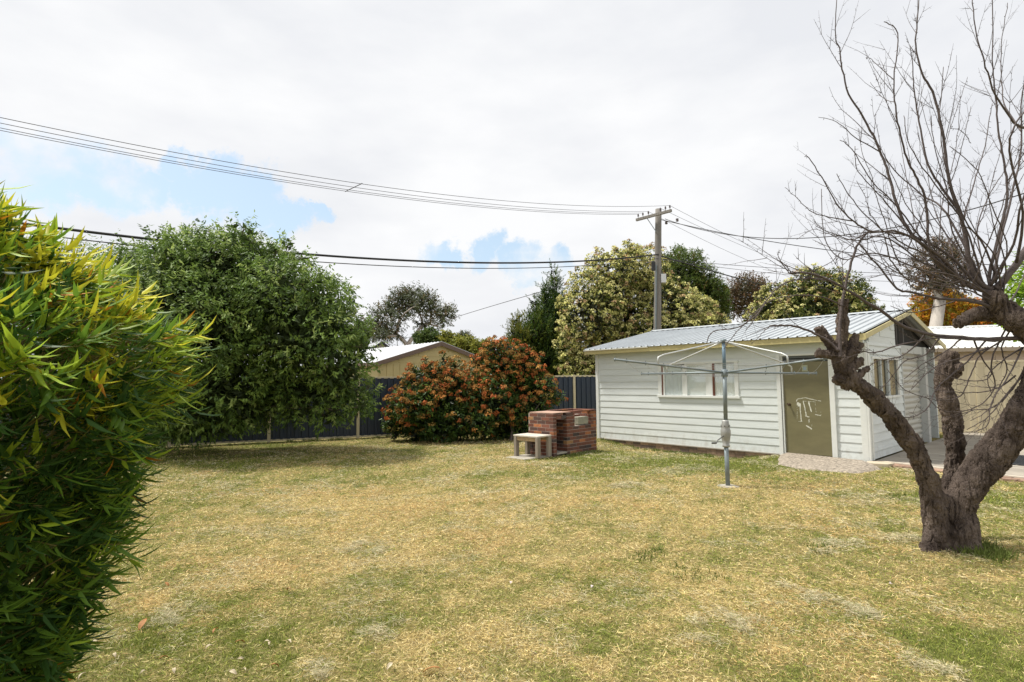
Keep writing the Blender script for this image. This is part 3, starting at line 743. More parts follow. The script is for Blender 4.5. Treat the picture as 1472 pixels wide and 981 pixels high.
def right_garage():
    A = W(1300, 502, 19.8); B = W(1475, 504, 19.0); z = 2.62
    d = norm(np.array([B[0]-A[0], B[1]-A[1], 0])); n = np.array([-d[1], d[0], 0]); P = np.array([A[0], A[1], 0])-d*2.4
    H = empty('carport_shed', P, atan2(d[1], d[0]), label='long beige outbuilding with pale metal roof behind the cream fence', cat='outbuilding')
    m = MB(); m.box(0, 0, 0, 14, 5.5, z-.12); m.build('wall', mat('pink_beige_wall', (.52,.42,.34), .7, var=.06), H)
    r = MB(); vs = []; k = 0; x = -.3; prof = []
    while x < 14.3:
        for (dx, h) in ((0,0),(.015,.03),(.05,.03),(.065,0),(.19,0)): prof.append((x+dx, h))
        x += .2
    for sg, (y0, z0, y1, z1) in enumerate(((-.3, z-.02, 2.9, z+.92), (6.0, z-.02, 2.9, z+.92))):
        vs = []
        for (xx, h) in prof: vs += [(xx, y0, z0+h), (xx, y1, z1+h)]
        r.add(vs, [(2*i, 2*i+2, 2*i+3, 2*i+1) for i in range(len(prof)-1)])
    R = r.build('roof', mat('cream_white_roof', (.60,.60,.57), .5, var=.05), H); s = R.modifiers.new('s', 'SOLIDIFY'); s.thickness = .01
    f = MB(); f.box(-.3, -.32, z-.15, 14.3, -.29, z-.02); f.build('fascia', mat('tan_fascia', (.40,.33,.25), .6), H)
    c = MB(); c.tube([(-.3, 2.9, z+.95), (14.3, 2.9, z+.95)], .05, 8); c.build('ridge_cap', mat('white_cap', (.7,.72,.72), .5), R)
right_garage()
def blue_vent():
    p = W(762, 534, 20.5)
    v = empty('water_tank_pipe', (p[0], p[1], 0), .3, label='blue grey box post with cap showing over the navy fence', cat='post')
    m = MB(); m.box(-.28, -.15, 0, .08, .15, 2.02); m.build('box', mat('blue_box', (.16,.30,.38), .5, var=.1), v, bevel=.02)
    m = MB(); m.box(.08, -.12, 0, .22, .12, 2.1); m.box(.03, -.16, 2.1, .27, .16, 2.16); m.build('cap', mat('blue_cap', (.25,.38,.46), .5), v, bevel=.01)
blue_vent()

# ------------------------------------------------------------------ power pole and lines
def build_pole():
    T = W(946.5, 301, 26.0); B = W(945, 476, 26.0); base = B+(B-T)*(B[2]/(T[2]-B[2]))
    P = empty('power_pole', base, 0, label='weathered grey timber power pole behind the shed', cat='power pole')
    rel = lambda p: np.asarray(p)-base
    m = MB(); m.tube([rel(base+(T-base)*t) for t in np.linspace(0, 1, 12)], list(np.linspace(.20, .145, 12)), 16); m.build('pole', poleM, P, smooth=True)
    Lp = W(918, 317.5, 26.75); Rp = W(968.5, 304, 25.15)
    m = MB(); off = np.array([-.14, -.12, 0]); m.bar(rel(Lp+off), rel(Rp+off), .10, .13); m.build('crossarm', poleM, P, bevel=.008)
    m = MB(); q = rel(Lp+(Rp-Lp)*.3+off); m.bar(q, rel(base+(T-base)*.885)+off, .03, .03); m.build('brace', galvM, P)
    tops = []
    insm = mat('insulator', (.10,.08,.08), .3)
    for fr_ in (.06, .20, .36, .70, .84, .96):
        p = Lp+(Rp-Lp)*fr_+off+np.array([0, 0, .065]); tops.append(p+[0, 0, .19])
        m = MB(); m.lathe(rel(p), [(.012,0),(.012,.08),(.045,.085),(.03,.11),(.045,.13),(.03,.16),(.04,.175),(.02,.21)], 10); m.build('insulator', insm, P)
    for fx in (.62, .92):
        p = Lp+(Rp-Lp)*fx+np.array([.35, .2, -.32]); m = MB(); m.lathe(rel(p), [(.02,-.08),(.075,-.05),(.05,0),(.075,.05),(.02,.08)], 10); m.build('insulator', insm, P)
    c = base+(T-base)*.60
    m = MB(); m.box(-.17, -.33, 0, -.0, -.18, .42); o = m.build('junction_box', mat('black_box', (.02,.02,.022), .5), P, bevel=.02); o.location = rel(W(940, 388, 26))+[.0,0,-.1]
    m = MB(); m.box(0, -.1, 0, .24, .12, .42); o = m.build('white_box', mat('white_enamel', (.65,.66,.66), .5), P, bevel=.02); o.location = rel(W(949, 407, 25.9))+[.03,0,.0]
    m = MB(); m.tube([rel(base+(T-base)*t)+[-.12,-.16,0] for t in (.36, .45, .6, .72)], .035, 8); m.build('conduit', galvM, P)
    return T, B, base, Lp, Rp, tops
PT = build_pole()
def wire_through(name, label, S, E, via, r, m, group='overhead power lines', n=70, ret=None):
    """catenary-like span from S to E whose sag makes it pass the sight line of via"""
    S = np.array(S); E = np.array(E); v = ray(*via)
    dx, dy = E[0]-S[0], E[1]-S[1]
    # S.x + dx t = v.x*(S.y+dy t)
    t = (v[0]*S[1]-S[0])/(dx-v[0]*dy); y = S[1]+dy*t; zt = CAMZ+v[2]*y
    lin = S[2]+(E[2]-S[2])*t; sag = (lin-zt)/(4*t*(1-t))
    f = lambda s: S+(E-S)*s-np.array([0, 0, 4*sag*s*(1-s)])
    if ret is not None:
        v = ray(ret, 300); t = (v[0]*S[1]-S[0])/(dx-v[0]*dy); return f(t)
    mb = MB(); mb.tube([f(s) for s in np.linspace(0, 1, n)], r, 6)
    o = mb.build(name, m, smooth=True); tag(o, label, 'cable', group); return f
def build_wires():
    T, B, base, Lp, Rp, tops = PT
    ad = norm(Rp-Lp); d = norm(np.array([-abs(ad[1]), -abs(ad[0]), 0])*np.array([1, 1, 0]))
    d = norm(np.array([ad[1], -ad[0], 0])); d = d if d[0] < 0 else -d
    names = ['lowest of the four thin wires crossing the sky to the left', 'third from the top of four thin wires crossing the sky', 'second from the top of four thin wires crossing the sky', 'highest of the four thin wires crossing the sky to the left']
    SP = []
    for (ti, y0, lb) in ((0, 188, names[0]), (1, 184.5, names[1]), (2, 177.5, names[2]), (5, 169.5, names[3])):
        S = tops[ti]; E = S+d*44+[0, 0, -.2]
        wire_through('power_line', lb, S, E, (2, y0), .0075, wireM)
        SP.append(wire_through('', '', S, E, (2, y0), .0075, wireM, ret=497 if ti == 0 else 519))
    m = MB(); a, b = SP[0], SP[3]; m.tube([a+(a-b)*.05, b+(b-a)*.05], .012, 6); o = m.build('line_spacer', cableM); tag(o, 'short slanted spacer rod across the thin wires', 'spacer')
    # right going
    k = 0
    for (ti, via, lb) in ((5, (1120, 372), 'upper thin wire running from the pole behind the bare tree'), (3, (1085, 361), 'middle thin wire running from the pole behind the bare tree'), (2, (1060, 368), 'lower thin wire running from the pole behind the bare tree')):
        S = tops[ti]; wire_through('power_line', lb, S, S-d*46+[0, 0, -.3], via, .0075, wireM)
    at = lambda y: W(946, y, 25.85)
    S = at(366); wire_through('telephone_cable', 'thick black cable sagging from the pole over the left tree', S, S+d*43+[0,0,-.1], (500, 370), .034, cableM, 'black cables on the pole')
    S = at(372); wire_through('telephone_cable', 'thinner black cable under the thick one over the left tree', S, S+d*43+[0,0,-.1], (500, 379.5), .014, cableM, 'black cables on the pole')
    S = at(367); wire_through('telephone_cable', 'thick black cable descending right from the pole', S, S-d*45+[0,0,-.4], (1100, 411), .03, cableM, 'black cables on the pole')
    S = at(371); wire_through('telephone_cable', 'thin cable descending right below the thick black one', S, S-d*45+[0,0,-.7], (1060, 405), .012, cableM, 'black cables on the pole')
    S = at(374); wire_through('telephone_cable', 'thin service cable slanting down to the far houses', S, W(640, 461, 48), (735, 432), .02, wireM, 'service cables')
    S = at(372); wire_through('telephone_cable', 'faint cable crossing the sky right of the pole', S, W(1500, 392, 30), (1120, 386), .012, wireM, 'service cables')
    S = at(372); wire_through('telephone_cable', 'faintest cable crossing the sky right of the pole', S, W(1500, 402, 30), (1140, 396), .010, wireM, 'service cables')
    # twisted service cables towards the right
    for (s, E, via, lb) in ((W(956, 315, 25.9), W(1520, 262, 14), (1090, 342), 'upper twisted service cable running right from the pole'), (W(950, 316, 25.9), W(1520, 385, 20), (1150, 354), 'lower twisted service cable running right from the pole')):
        wire_through('service_cable', lb, s, E, via, .016, cableM, 'service cables')
build_wires()

# ------------------------------------------------------------------ clothes hoist
def build_hoist():
    B = G(1046.5, 700); hub = W(1041.5, 536, 8.57); top = W(1040, 491, 8.57)
    H = empty('clothes_hoist', B, 0, label='galvanised rotary clothes hoist standing on the lawn before the shed', cat='clothes hoist')
    rel = lambda p: np.asarray(p)-B
    g1 = W(1043.8, 640, 8.57); g2 = W(1043.2, 604, 8.57)
    m = MB(); m.tube([[0,0,-.05], rel(g1)], .033, 16); m.build('lower_pole', galvM, H, smooth=True)
    m = MB(); m.tube([rel(g2), rel(hub)], .030, 16); m.build('upper_pole', galvM, H, smooth=True)
    m = MB(); m.tube([rel(hub), rel(top)], .026, 16); m.build('mast', mat('blue_galv', (.15,.22,.28), .5, metal=.4, var=.1), H, smooth=True)
    m = MB(); c = rel(g1); m.lathe(c, [(.045,-.03),(.055,-.02),(.055,.0),(.045,.01),(.062,.09),(.074,.17),(.074,.215),(.064,.25),(.060,.27),(.064,.30),(.052,.33),(.052,.36),(.04,.38)], 24)
    gbx = m.build('gearbox', castM, H, smooth=True); 
    m = MB()
    for a in np.linspace(0, 2*pi, 7)[:-1]: m.tube([c+[.062*cos(a), .062*sin(a), .29], c+[.07*cos(a), .07*sin(a), .29]], .009, 8)
    m.each('bolt', cableM, gbx)
    m = MB(); h0 = rel(W(1040, 627, 8.52)); m.tube([h0, h0+[-.10,-.03,-.06], h0+[-.13,-.05,-.10]], .008, 8); m.tube([h0+[-.13,-.05,-.10], h0+[-.20,-.05,-.10]], .013, 8); m.build('handle', mat('dark_iron', (.05,.05,.05), .5), gbx)
    m = MB(); m.lathe(rel(hub), [(.045,-.06),(.05,-.05),(.05,.04),(.035,.05)], 16); m.build('hub', galvM, H, smooth=True)
    m = MB(); m.lathe(rel(top), [(.03,-.02),(.045,-.01),(.045,.03),(.01,.045)], 12); m.build('mast_cap', galvM, H, smooth=True)
    tips = [W(883, 517, 7.62), W(1190, 515, 7.0), W(1174, 537, 9.5), W(922, 537.5, 10.35)]
    dd = tips[1]-hub; tips[1] = hub+dd*1.08
    bends = [.62, .60, .70, .64]; bz = [.13, .13, .13, .13]
    for t, bf, b_ in zip(tips, bends, bz):
        m = MB(); m.tube([rel(hub), rel(t)], .0155, 10); arm = m.build('arm', galvM, H, smooth=True)
        q = hub+(t-hub)*bf; d = t-hub
        e = q+np.array([0, 0, b_]); 
        pts = [rel(top)+[0,0,.0]]+[rel(top+(e-top)*s) for s in (.3, .6, .93)]+[rel(q+[0,0,b_*.82]+norm(d)*.012), rel(q+[0,0,b_*.6]+norm(d)*.02), rel(q+norm(d)*.02)]
        m = MB(); m.tube(pts, .0125, 10); m.build('brace', mat('pale_galv', (.5,.51,.49), .45, metal=.3, var=.1), H, smooth=True)
        m = MB()
        for s in (.42, .58, .74, .90, .995): p = hub+(t-hub)*s; m.tube([rel(p)+[0,0,-.03], rel(p)+[0,0,.035]], .007, 6)
        m.build('line_hooks', galvM, arm)
    order = [0, 1, 2, 3]
    m = MB()
    for s in (.42, .58, .74, .90):
        for i in range(4):
            a = hub+(tips[order[i]]-hub)*s; b = hub+(tips[order[(i+1) % 4]]-hub)*s
            m.tube([rel(a+(b-a)*u-np.array([0,0,.06*4*u*(1-u)*s])) for u in np.linspace(0, 1, 9)], .0022, 5)
    m.build('line', mat('wire_line', (.3,.3,.3), .5), H)
    m = MB(); m.lathe(B, [(.16,-.04),(.16,.012),(.12,.02),(.05,.022)], 20); o = m.build('concrete_footing', concM); tag(o, 'small round concrete footing under the clothes hoist pole', 'footing')
build_hoist()

# ------------------------------------------------------------------ brick barbecue + bench
def build_bbq():
    rot = atan2(E1[1], E1[0])     # local x = E1 (long side), local y = E2
    Q = empty('brick_barbecue', BB, rot, label='low red brick barbecue with open firebox on the lawn', cat='barbecue')
    rr = random.Random(21)
    def bc():
        r = rr.random(); k = rr.uniform(.55, 1.0)
        if r < .45: c = (.21,.080,.050)
        elif r < .62: c = (.40,.15,.06)
        elif r < .82: c = (.12,.065,.05)
        elif r < .93: c = (.075,.055,.05)
        else: c = (.45,.24,.10)
        return (c[0]*k, c[1]*k, c[2]*k)
    CH, BL, BW, MO = .0765, .23, .11, .010
    brick = MB(); mort = MB()
    def wall(x0, x1, y0, y1, c0, c1, along, skip=()):
        """courses c0..c1 of a single-leaf wall"""
        if along == 'x': mort.box(x0+.004, y0+.006, c0*CH, x1-.004, y1-.006, c1*CH-.004)
        else: mort.box(x0+.006, y0+.004, c0*CH, x1-.006, y1-.004, c1*CH-.004)
        for c in range(c0, c1):
            lo, hi = (x0, x1) if along == 'x' else (y0, y1)
            t = lo-(0 if c % 2 else BL*.5)
            while t < hi-.01:
                a = max(t, lo); b = min(t+BL-MO, hi)
                if b-a > .03:
                    j = rr.uniform(-.003, .003)
                    if along == 'x': brick.box(a, y0+j, c*CH+MO*.5, b, y1+j, (c+1)*CH-MO*.5, bc())
                    else: brick.box(x0+j, a, c*CH+MO*.5, x1+j, b, (c+1)*CH-MO*.5, bc())
                t += BL
    wall(0, BW, 0, .72, 0, 12, 'y')                        # left end wall, seen front on
    wall(BW+.01, 1.6, .61, .72, 0, 12, 'x')                # back wall
    wall(.47, 1.6, 0, .11, 0, 8, 'x')                      # front below the recess
    wall(.47, .76, 0, .11, 8, 12, 'x'); wall(1.38, 1.6, 0, .11, 8, 12, 'x')
    wall(.47, .58, .12, .6, 0, 10, 'y')                    # firebox side
    wall(1.49, 1.6, .12, .6, 0, 12, 'y')
    wall(.78, 1.36, .28, .39, 8, 11, 'x')
    brick.build('brickwork', mat('clinker_brick', attr=True, rough=.85, var=.22, vscale=14, bump=.5, bscale=50), Q, bevel=.004)
    mort.build('mortar', mat('mortar', (.36,.30,.25), .95, var=.2, vscale=20), Q)
    l = MB(); 
    for i in range(2): l.box(.115+i*.175, .0, .795, .115+i*.175+.165, .1, .865, ((.20,.09,.06), (.09,.07,.06))[i])
    l.each('lintel', MATS['clinker_brick'], Q, bevel=.004)
    h = MB(); h.box(.11, .0, .04, .465, .6, .075); h.box(.585, .115, .6, 1.48, .6, .635); h.each('hearth', concM, Q)
    s = MB(); s.box(.02, .02, .92, .62, .70, .938); s.build('top_slab', mat('top_cement', (.42,.27,.20), .9, var=.15, vscale=8), Q, bevel=.004)
    cp = MB(); t = .63
    while t < 1.58:
        cp.box(t, -.006, .918, min(t+.22, 1.603), .112, .95+rr.uniform(0,.006), bc()); cp.box(t, .61, .918, min(t+.22, 1.603), .722, .95, bc()); t += .23
    cp.box(1.485, .12, .918, 1.603, .6, .95, bc())
    cp.build('coping', MATS['clinker_brick'], Q, bevel=.004)
    k = MB(); k.box(.95, .04, .625, 1.345, .24, .795, ); k.build('concrete_block', mat('grey_block', (.30,.29,.22), .9, var=.2, vscale=14, bump=.4), Q, bevel=.01)
    so_ = MB(); so_.box(.112, .585, .08, .465, .606, .8); so_.build('firebox_back', darkM, Q)
    mp_ = MB(); n = len(PADP); v = [(p[0], p[1], -.05) for p in PADP]+[(p[0], p[1], .022) for p in PADP]
    mp_.add(v, [tuple(range(n-1, -1, -1)), tuple(range(n, 2*n))]+[(i, (i+1) % n, n+(i+1) % n, n+i) for i in range(n)])
    o = mp_.build('concrete_pad', concM, bevel=.01); tag(o, 'thin concrete pad under the small bench by the barbecue', 'pad')
    # bench, parallel to the end wall
    Tq = empty('garden_bench', BB-E1*.29+E2*.05, rot, label='small bench with pale slab top beside the brick barbecue', cat='bench')
    m = MB(); m.box(-.22, -.03, .445, .25, .66, .478); m.build('seat', mat('pale_slab', (.55,.50,.42), .8, var=.15, vscale=10), Tq, bevel=.006)
    for (x, y, hh) in ((-.17, .0, .44), (.19, .0, .44), (-.17, .61, .44), (.19, .61, .44)):
        m = MB(); m.box(x-.05, y-.035, .02, x+.05, y+.035, hh-.0); m.build('leg', woodM, Tq, bevel=.005)
    m = MB(); m.box(-.20, .04, .36, -.165, .57, .44); m.box(.17, .04, .36, .205, .57, .44); m.each('apron', mat('tan_timber', (.38,.27,.15), .8, var=.2, vscale=10), Tq, bevel=.004)
build_bbq()

# ------------------------------------------------------------------ foliage generator
def sph(lst, Y, jit=.0):
    out = []
    for s in lst:
        px, py, r = s[:3]; y = s[3] if len(s) > 3 else Y+random.uniform(-jit, jit)
        c = W(px, py, y); out.append((c[0], c[1], c[2], r*y/FPX))
    return np.array(out)
def lobify(S, k, rng, a=.30, b=.52, shrink=.84):
    out = [[*s[:3], s[3]*shrink] for s in S]
    for s in S:
        for d in rdir(k, rng):
            r = s[3]*rng.uniform(a, b); out.append([*(s[:3]+d*(s[3]*shrink*.95)), r])
    return np.array(out)
def shoots(SPH, n, rng, inner=.25, rf=(.78, 1.08), back=.55):
    """points and outward directions on the lumpy surface of the spheres"""
    pr = SPH[:, 3]**2; idx = rng.choice(len(SPH), n, p=pr/pr.sum()); d = rdir(n, rng)
    # fewer shoots on the far side
    C = SPH[idx, :3]; R = SPH[idx, 3]
    P = C+d*(R*rng.uniform(rf[0], rf[1], n))[:, None]
    keep = np.ones(n, bool)
    for s in SPH:
        dist = np.linalg.norm(P-s[:3], axis=1); ins = dist < s[3]*.78
        keep &= ~(ins & (rng.random(n) > inner))
    keep &= ~((d[:, 1] > .35) & (rng.random(n) > back)); keep &= P[:, 2] > .05
    return P[keep], d[keep]
def spray(P, d, rng, per, slen, L, Wd, cols, upb=.5, droop=.2, cvar=.25, spread=.9):
    n = len(P); sd = norm(d+np.array([0, 0, upb])+rng.normal(size=(n, 3))*.45)
    t = (np.arange(per)+.5)/per; T = np.tile(t, (n, 1))
    B = P[:, None, :]+sd[:, None, :]*(T*slen*rng.uniform(.6, 1.3, (n, 1)))[:, :, None]
    B = B.reshape(-1, 3); N = len(B); SD = np.repeat(sd, per, axis=0)
    LD = norm(SD*.55+norm(np.cross(SD, rdir(N, rng)))*spread+np.array([0, 0, -droop])*rng.uniform(0, 2, (N, 1)))
    side = norm(np.cross(LD, np.array([0, 0, 1.0]))+rng.normal(size=(N, 3))*.55)
    ci = rng.choice(len(cols), n, p=np.array([c[1] for c in cols])/sum(c[1] for c in cols))
    base = np.array([c[0] for c in cols])[ci]*rng.uniform(1-cvar, 1+cvar, (n, 1))
    C = np.repeat(base, per, axis=0)*rng.uniform(.8, 1.2, (N, 1))
    return B, LD, side, L*rng.uniform(.7, 1.25, N), Wd*rng.uniform(.75, 1.2, N), C, P+sd*slen
def limbs(name, base, SPH, r0, mt, parent, nb=4, rng=random, fork=.35):
    """trunk plus limbs from the base into every lobe"""
    m = MB(); base = Vector(base); top = Vector(SPH[:, :3].mean(axis=0)); fk = base+(top-base)*fork; fk.x += rng.uniform(-.1, .1)
    m.tube([base-Vector((0,0,.1)), base+(fk-base)*.1, base+(fk-base)*.55+Vector((rng.uniform(-.1,.1),0,0)), fk], [r0*1.35, r0*1.05, r0*.9, r0*.8], 10)
    k = MB(); nodes = [(fk, r0*.75)]
    order = sorted(range(len(SPH)), key=lambda i: (Vector(SPH[i][:3])-fk).length)
    for i in order:
        s = SPH[i]; c = Vector(s[:3]); L0 = (c-fk).length+1e-6
        cand = [(((n-c).length+.35*(n-fk).length), n, r) for (n, r) in nodes if (n-fk).length <= L0*.9 or n is fk]
        _, st, rs = min(cand, key=lambda t: t[0]); re = max(r0*.10, rs*.55)
        mid = st+(c-st)*.5+Vector((rng.uniform(-.15,.15), rng.uniform(-.15,.15), rng.uniform(.05,.3)))*(c-st).length*.5
        k.tube([st, st+(mid-st)*.5+Vector((0,0,.04))*(mid-st).length, mid, c], [rs*.8, rs*.7, (rs+re)*.42, re*.8], 6); nodes.append((mid, (rs+re)*.42)); nodes.append((c, re))
        for j in range(nb):
            a = Vector(rdir(1)[0]); a.z = abs(a.z)*.7+a.z*.3; e = c+a*s[3]*.85
            k.tube([mid+(c-mid)*rng.uniform(.2, 1), c+(e-c)*.5+Vector((0,0,.1))*s[3], e], [re*.5, re*.3, re*.12], 5)
    m.build('trunk', mt, parent, smooth=True); return k.build('branches', mt, parent, smooth=True)
def tree(name, label, cat, base, SPH, n, per, slen, L, Wd, cols, barkm, r0=.15, group=None, upb=.5, droop=.2, tmpl=DIAMOND, lm=None, seed=1, fill=0, shade_fillcol=(.03,.045,.015), inner=.25, back=.55, rf=(.78,1.08), cvar=.25, flowers=None, nb=4, fork=.35, spread=.9, lob=0):
    rng = np.random.default_rng(seed); lm = lm or leafM
    T = empty(name, (0, 0, 0), 0, label=label, cat=cat, group=group)
    b = np.array(base); T.location = tuple(b); S2 = SPH.copy(); S2[:, :3] -= b
    SL = lobify(S2, lob, rng) if lob else S2
    P, d = shoots(SL+np.array([0,0,b[2],0]), n, rng, inner, rf, back)
    P[:, 2] -= b[2]
    B, LD, sd, LL, WW, C, tips = spray(P, d, rng, per, slen, L, Wd, cols, upb, droop, cvar, spread)
    if fill:  # inner leaves coloured darker, so the crown's inner shade is painted in
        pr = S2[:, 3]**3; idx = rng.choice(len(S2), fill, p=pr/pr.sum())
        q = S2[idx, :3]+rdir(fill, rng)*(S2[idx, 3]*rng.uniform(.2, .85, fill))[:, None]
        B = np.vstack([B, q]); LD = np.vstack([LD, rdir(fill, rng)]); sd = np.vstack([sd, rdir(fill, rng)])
        LL = np.concatenate([LL, np.full(fill, L*2.0)]); WW = np.concatenate([WW, np.full(fill, max(Wd*2.2, L*.8))]); C = np.vstack([C, np.tile(shade_fillcol, (fill, 1))*rng.uniform(.7, 1.3, (fill, 1))])
    cr = leafmesh('crown', B, LD, sd, LL, WW, C, tmpl, lm, T)
    limbs('limbs', (0, 0, 0), S2, r0, barkm, T, nb=nb, fork=fork)
    if flowers:
        pick, fr, fcols, fs, per2 = flowers
        zmin, zmax = P[:, 2].min(), P[:, 2].max()
        w = pick(d, (P[:, 2]-zmin)/(zmax-zmin), rng); tp = tips[w]; dn = d[w]; k = len(tp)
        # each head is a small dome of florets
        dd = rdir(k*per2, rng); ax = np.repeat(norm(dn+np.array([0, 0, .8])), per2, axis=0); dd = norm(dd+ax*.9)
        cen = np.repeat(tp, per2, axis=0)+dd*(fr*rng.uniform(.5, 1.0, k*per2))[:, None]*np.array([1, 1, .6])
        side = norm(np.cross(dd, rdir(k*per2, rng)))
        ci = rng.choice(len(fcols), k, p=np.array([c[1] for c in fcols])/sum(c[1] for c in fcols))
        base_ = np.array([c[0] for c in fcols])[ci]*rng.uniform(.75, 1.25, (k, 1)); Cf = np.repeat(base_, per2, axis=0)*rng.uniform(.75, 1.25, (k*per2, 1))
        leafmesh('flower_heads', cen, norm(side+dd*.35), np.cross(dd, side), np.full(k*per2, fs)*rng.uniform(.7, 1.3, k*per2), np.full(k*per2, fs*.75), Cf, DIAMOND, florM, T)
    return T
bark = mat('grey_bark', (.12,.095,.075), .9, var=.35, vscale=10, bump=.8, bscale=20, stretch=(1,1,.25))
paleBark = mat('pale_gum_bark', (.42,.38,.33), .8, var=.25, vscale=5, stretch=(1,1,.3))

def build_background_trees():
    # big leafy tree on the left
    S = sph([(300,392,55),(255,385,45),(350,400,58),(400,420,52),(445,440,42),(475,485,40),(490,530,36),(500,568,28),(430,480,62),(365,470,78),(295,470,80),(235,440,60),(450,556,48),(390,556,56),(320,560,60),(260,565,58),(225,515,60),(200,400,38),
             (285,352,20),(352,352,22),(400,385,24),(452,408,20),(500,455,14),(513,512,13),(516,586,13),(480,590,16),(420,588,20),(350,588,24),(290,586,26),(315,372,22),(237,352,18),(170,430,40),(180,480,50),(232,580,30),(285,586,22),(200,575,38),(318,598,26),(255,606,30),(290,612,22),(220,612,26),(360,596,18),(470,600,14)]+[(285,338,10),(300,330,8),(350,330,11),(266,348,8),(398,360,10),(415,352,8),(450,384,10),(486,418,10),(508,430,9),(522,500,10),(530,558,9),(522,590,9),(330,345,9),(238,345,7),(430,372,9),(470,398,8),(360,345,9),(516,470,8)], 13.2, 1.0)
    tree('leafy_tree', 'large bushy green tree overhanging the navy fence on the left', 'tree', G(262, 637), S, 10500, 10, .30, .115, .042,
         [((.135,.215,.042), 5), ((.20,.29,.062), 4), ((.080,.135,.030), 3.5), ((.32,.40,.12), 1.8)], bark, .16, seed=3, fill=15000, rf=(.8,1.25), lob=5, shade_fillcol=(.05,.075,.022), upb=.35, droop=.55, inner=.15, fork=.22, spread=.8, back=.8)
    S = sph([(110,400,34),(150,395,34),(190,392,30),(60,400,34),(120,365,10),(172,362,10),(95,440,50),(20,430,60)], 14.5, .6)
    tree('leafy_tree', 'loose pale green tree crown seen above the bamboo', 'tree', (-10.2, 13.7, 0), S, 1300, 9, .38, .10, .036,
         [((.12,.20,.035), 4), ((.18,.26,.055), 3)], bark, .10, seed=4, fill=300, upb=.6, droop=.4, fork=.5)
    # cream flowering photinia behind the shed
    leafc = [((.13,.155,.032), 4), ((.085,.115,.026), 4), ((.19,.205,.04), 2), ((.20,.13,.045), .7)]
    fcol = [((.66,.62,.27), 6), ((.54,.53,.18), 4), ((.48,.33,.18), 1.6)]
    pickc = lambda d, z, rng: (rng.random(len(z)) < .62) & (d[:, 1] < .5)
    S = sph([(905,385,26),(880,410,42),(925,405,42),(850,450,48),(900,455,60),(850,500,38),(880,515,60),(940,500,60),(845,545,34),(900,560,60),(905,362,12),(860,385,18),(826,525,18),(960,450,50),(1000,500,50),(1030,510,34),(1045,490,20),(960,540,60),(820,440,14),(990,468,32),(1022,488,32),(1048,505,26)], 29, 1.4)
    tree('flowering_tree', 'broad cream blossomed tree behind the left end of the shed', 'tree', (6, 30, 0), S, 17000, 5, .26, .16, .075, leafc, bark, .2, lob=4, seed=5, fill=9000, shade_fillcol=(.035,.04,.015), lm=leafG, flowers=(pickc, .15, fcol, .105, 13), back=.35, cvar=.35)
    S = sph([(985,388,26),(1008,408,28),(975,410,32),(1000,440,36),(1022,435,24),(975,368,10),(1000,372,10),(962,385,16),(1030,460,20)], 33.5, 1)
    tree('leafy_tree', 'dark green tree without blossom just right of the power pole', 'tree', (9.8, 32.5, 0), S, 5200, 8, .4, .16, .06, [((.085,.13,.024), 5), ((.13,.17,.032), 3), ((.20,.14,.04), .7)], bark, .2, lob=4, seed=6, fill=2500, back=.35)
    pick2 = lambda d, z, rng: (rng.random(len(z)) < .5) & (d[:, 0] < -.05+.0*z) & (d[:, 1] < .5)
    S = sph([(1180,420,34),(1215,430,38),(1145,430,30),(1110,450,30),(1160,455,44),(1210,460,45),(1095,475,26),(1245,450,18),(1165,400,14),(1200,402,14),(1130,480,40),(1240,480,26)], 31, 1)
    tree('flowering_tree', 'cream and green blossomed tree above the middle of the shed roof', 'tree', (16, 31, 0), S, 7500, 6, .3, .16, .07, leafc+[((.07,.10,.02), 3), ((.30,.14,.04), .4)], bark, .2, lob=4, seed=7, fill=5000, shade_fillcol=(.035,.045,.015), flowers=(pick2, .15, fcol, .105, 12), back=.35, cvar=.35)
    # conifers
    ccol = [((.070,.125,.024), 6), ((.045,.085,.020), 4), ((.16,.20,.026), 2)]
    def conifer(label, px, py_top, py_base_w, wpx, Y, seed, cols, n):
        n = int(n*.85)
        rng = random.Random(seed); L = []; top = py_top; bot = 548
        k = 15
        for i in range(k):
            t = i/(k-1); y = top+(bot-top)*t; w = 5+wpx*1.2*(t**.8)
            if t > .1:
                for s in (-1, 1): L.append((px+s*w*.55+rng.uniform(-3,3), y+rng.uniform(-4,4), w*.46))
            L.append((px+rng.uniform(-3,3), y, max(5, w*.5)))
        S = sph(L, Y, .8)
        b = W(px, 540, Y); b[2] = 0
        tree('conifer', label, 'conifer', b, S, n, 12, .48, .14, .040, cols, bark, .14, group='conifers behind the navy fence', seed=seed, fill=int(n*1.0), shade_fillcol=(.016,.024,.01), upb=.9, droop=-.2, inner=.1, fork=.5, spread=.45, back=.35, rf=(.8,1.2))
    conifer('tallest dark conifer, pointed, left of the cream blossomed tree', 795, 390, 540, 30, 34.5, 8, ccol, 8500)
    conifer('shorter dark green conifer merging with the tall one', 768, 436, 540, 26, 33.5, 9, ccol+[((.10,.14,.02), 3)], 4600)
    conifer('lowest conifer, yellow green, nearest the red shrubs', 744, 462, 540, 18, 33, 10, [((.14,.16,.024), 5), ((.22,.21,.03), 4), ((.07,.10,.02), 2)], 3600)
    # gum tree far off
    gcol = [((.095,.115,.050), 5), ((.065,.080,.038), 4), ((.15,.11,.05), 2)]
    S = sph([(582,428,9),(597,424,8),(570,440,9),(608,436,9),(556,450,8),(545,464,8),(535,478,9),(598,446,7),(622,446,9),(640,455,8),(630,470,6),(556,474,9),(608,466,6),(574,458,7),(520,468,6),(645,448,5),(543,447,5),(616,430,6),(566,428,5),(590,440,7),(548,485,8),(570,480,6)], 62, 2.5)
    b = W(590, 520, 62); b[2] = 0
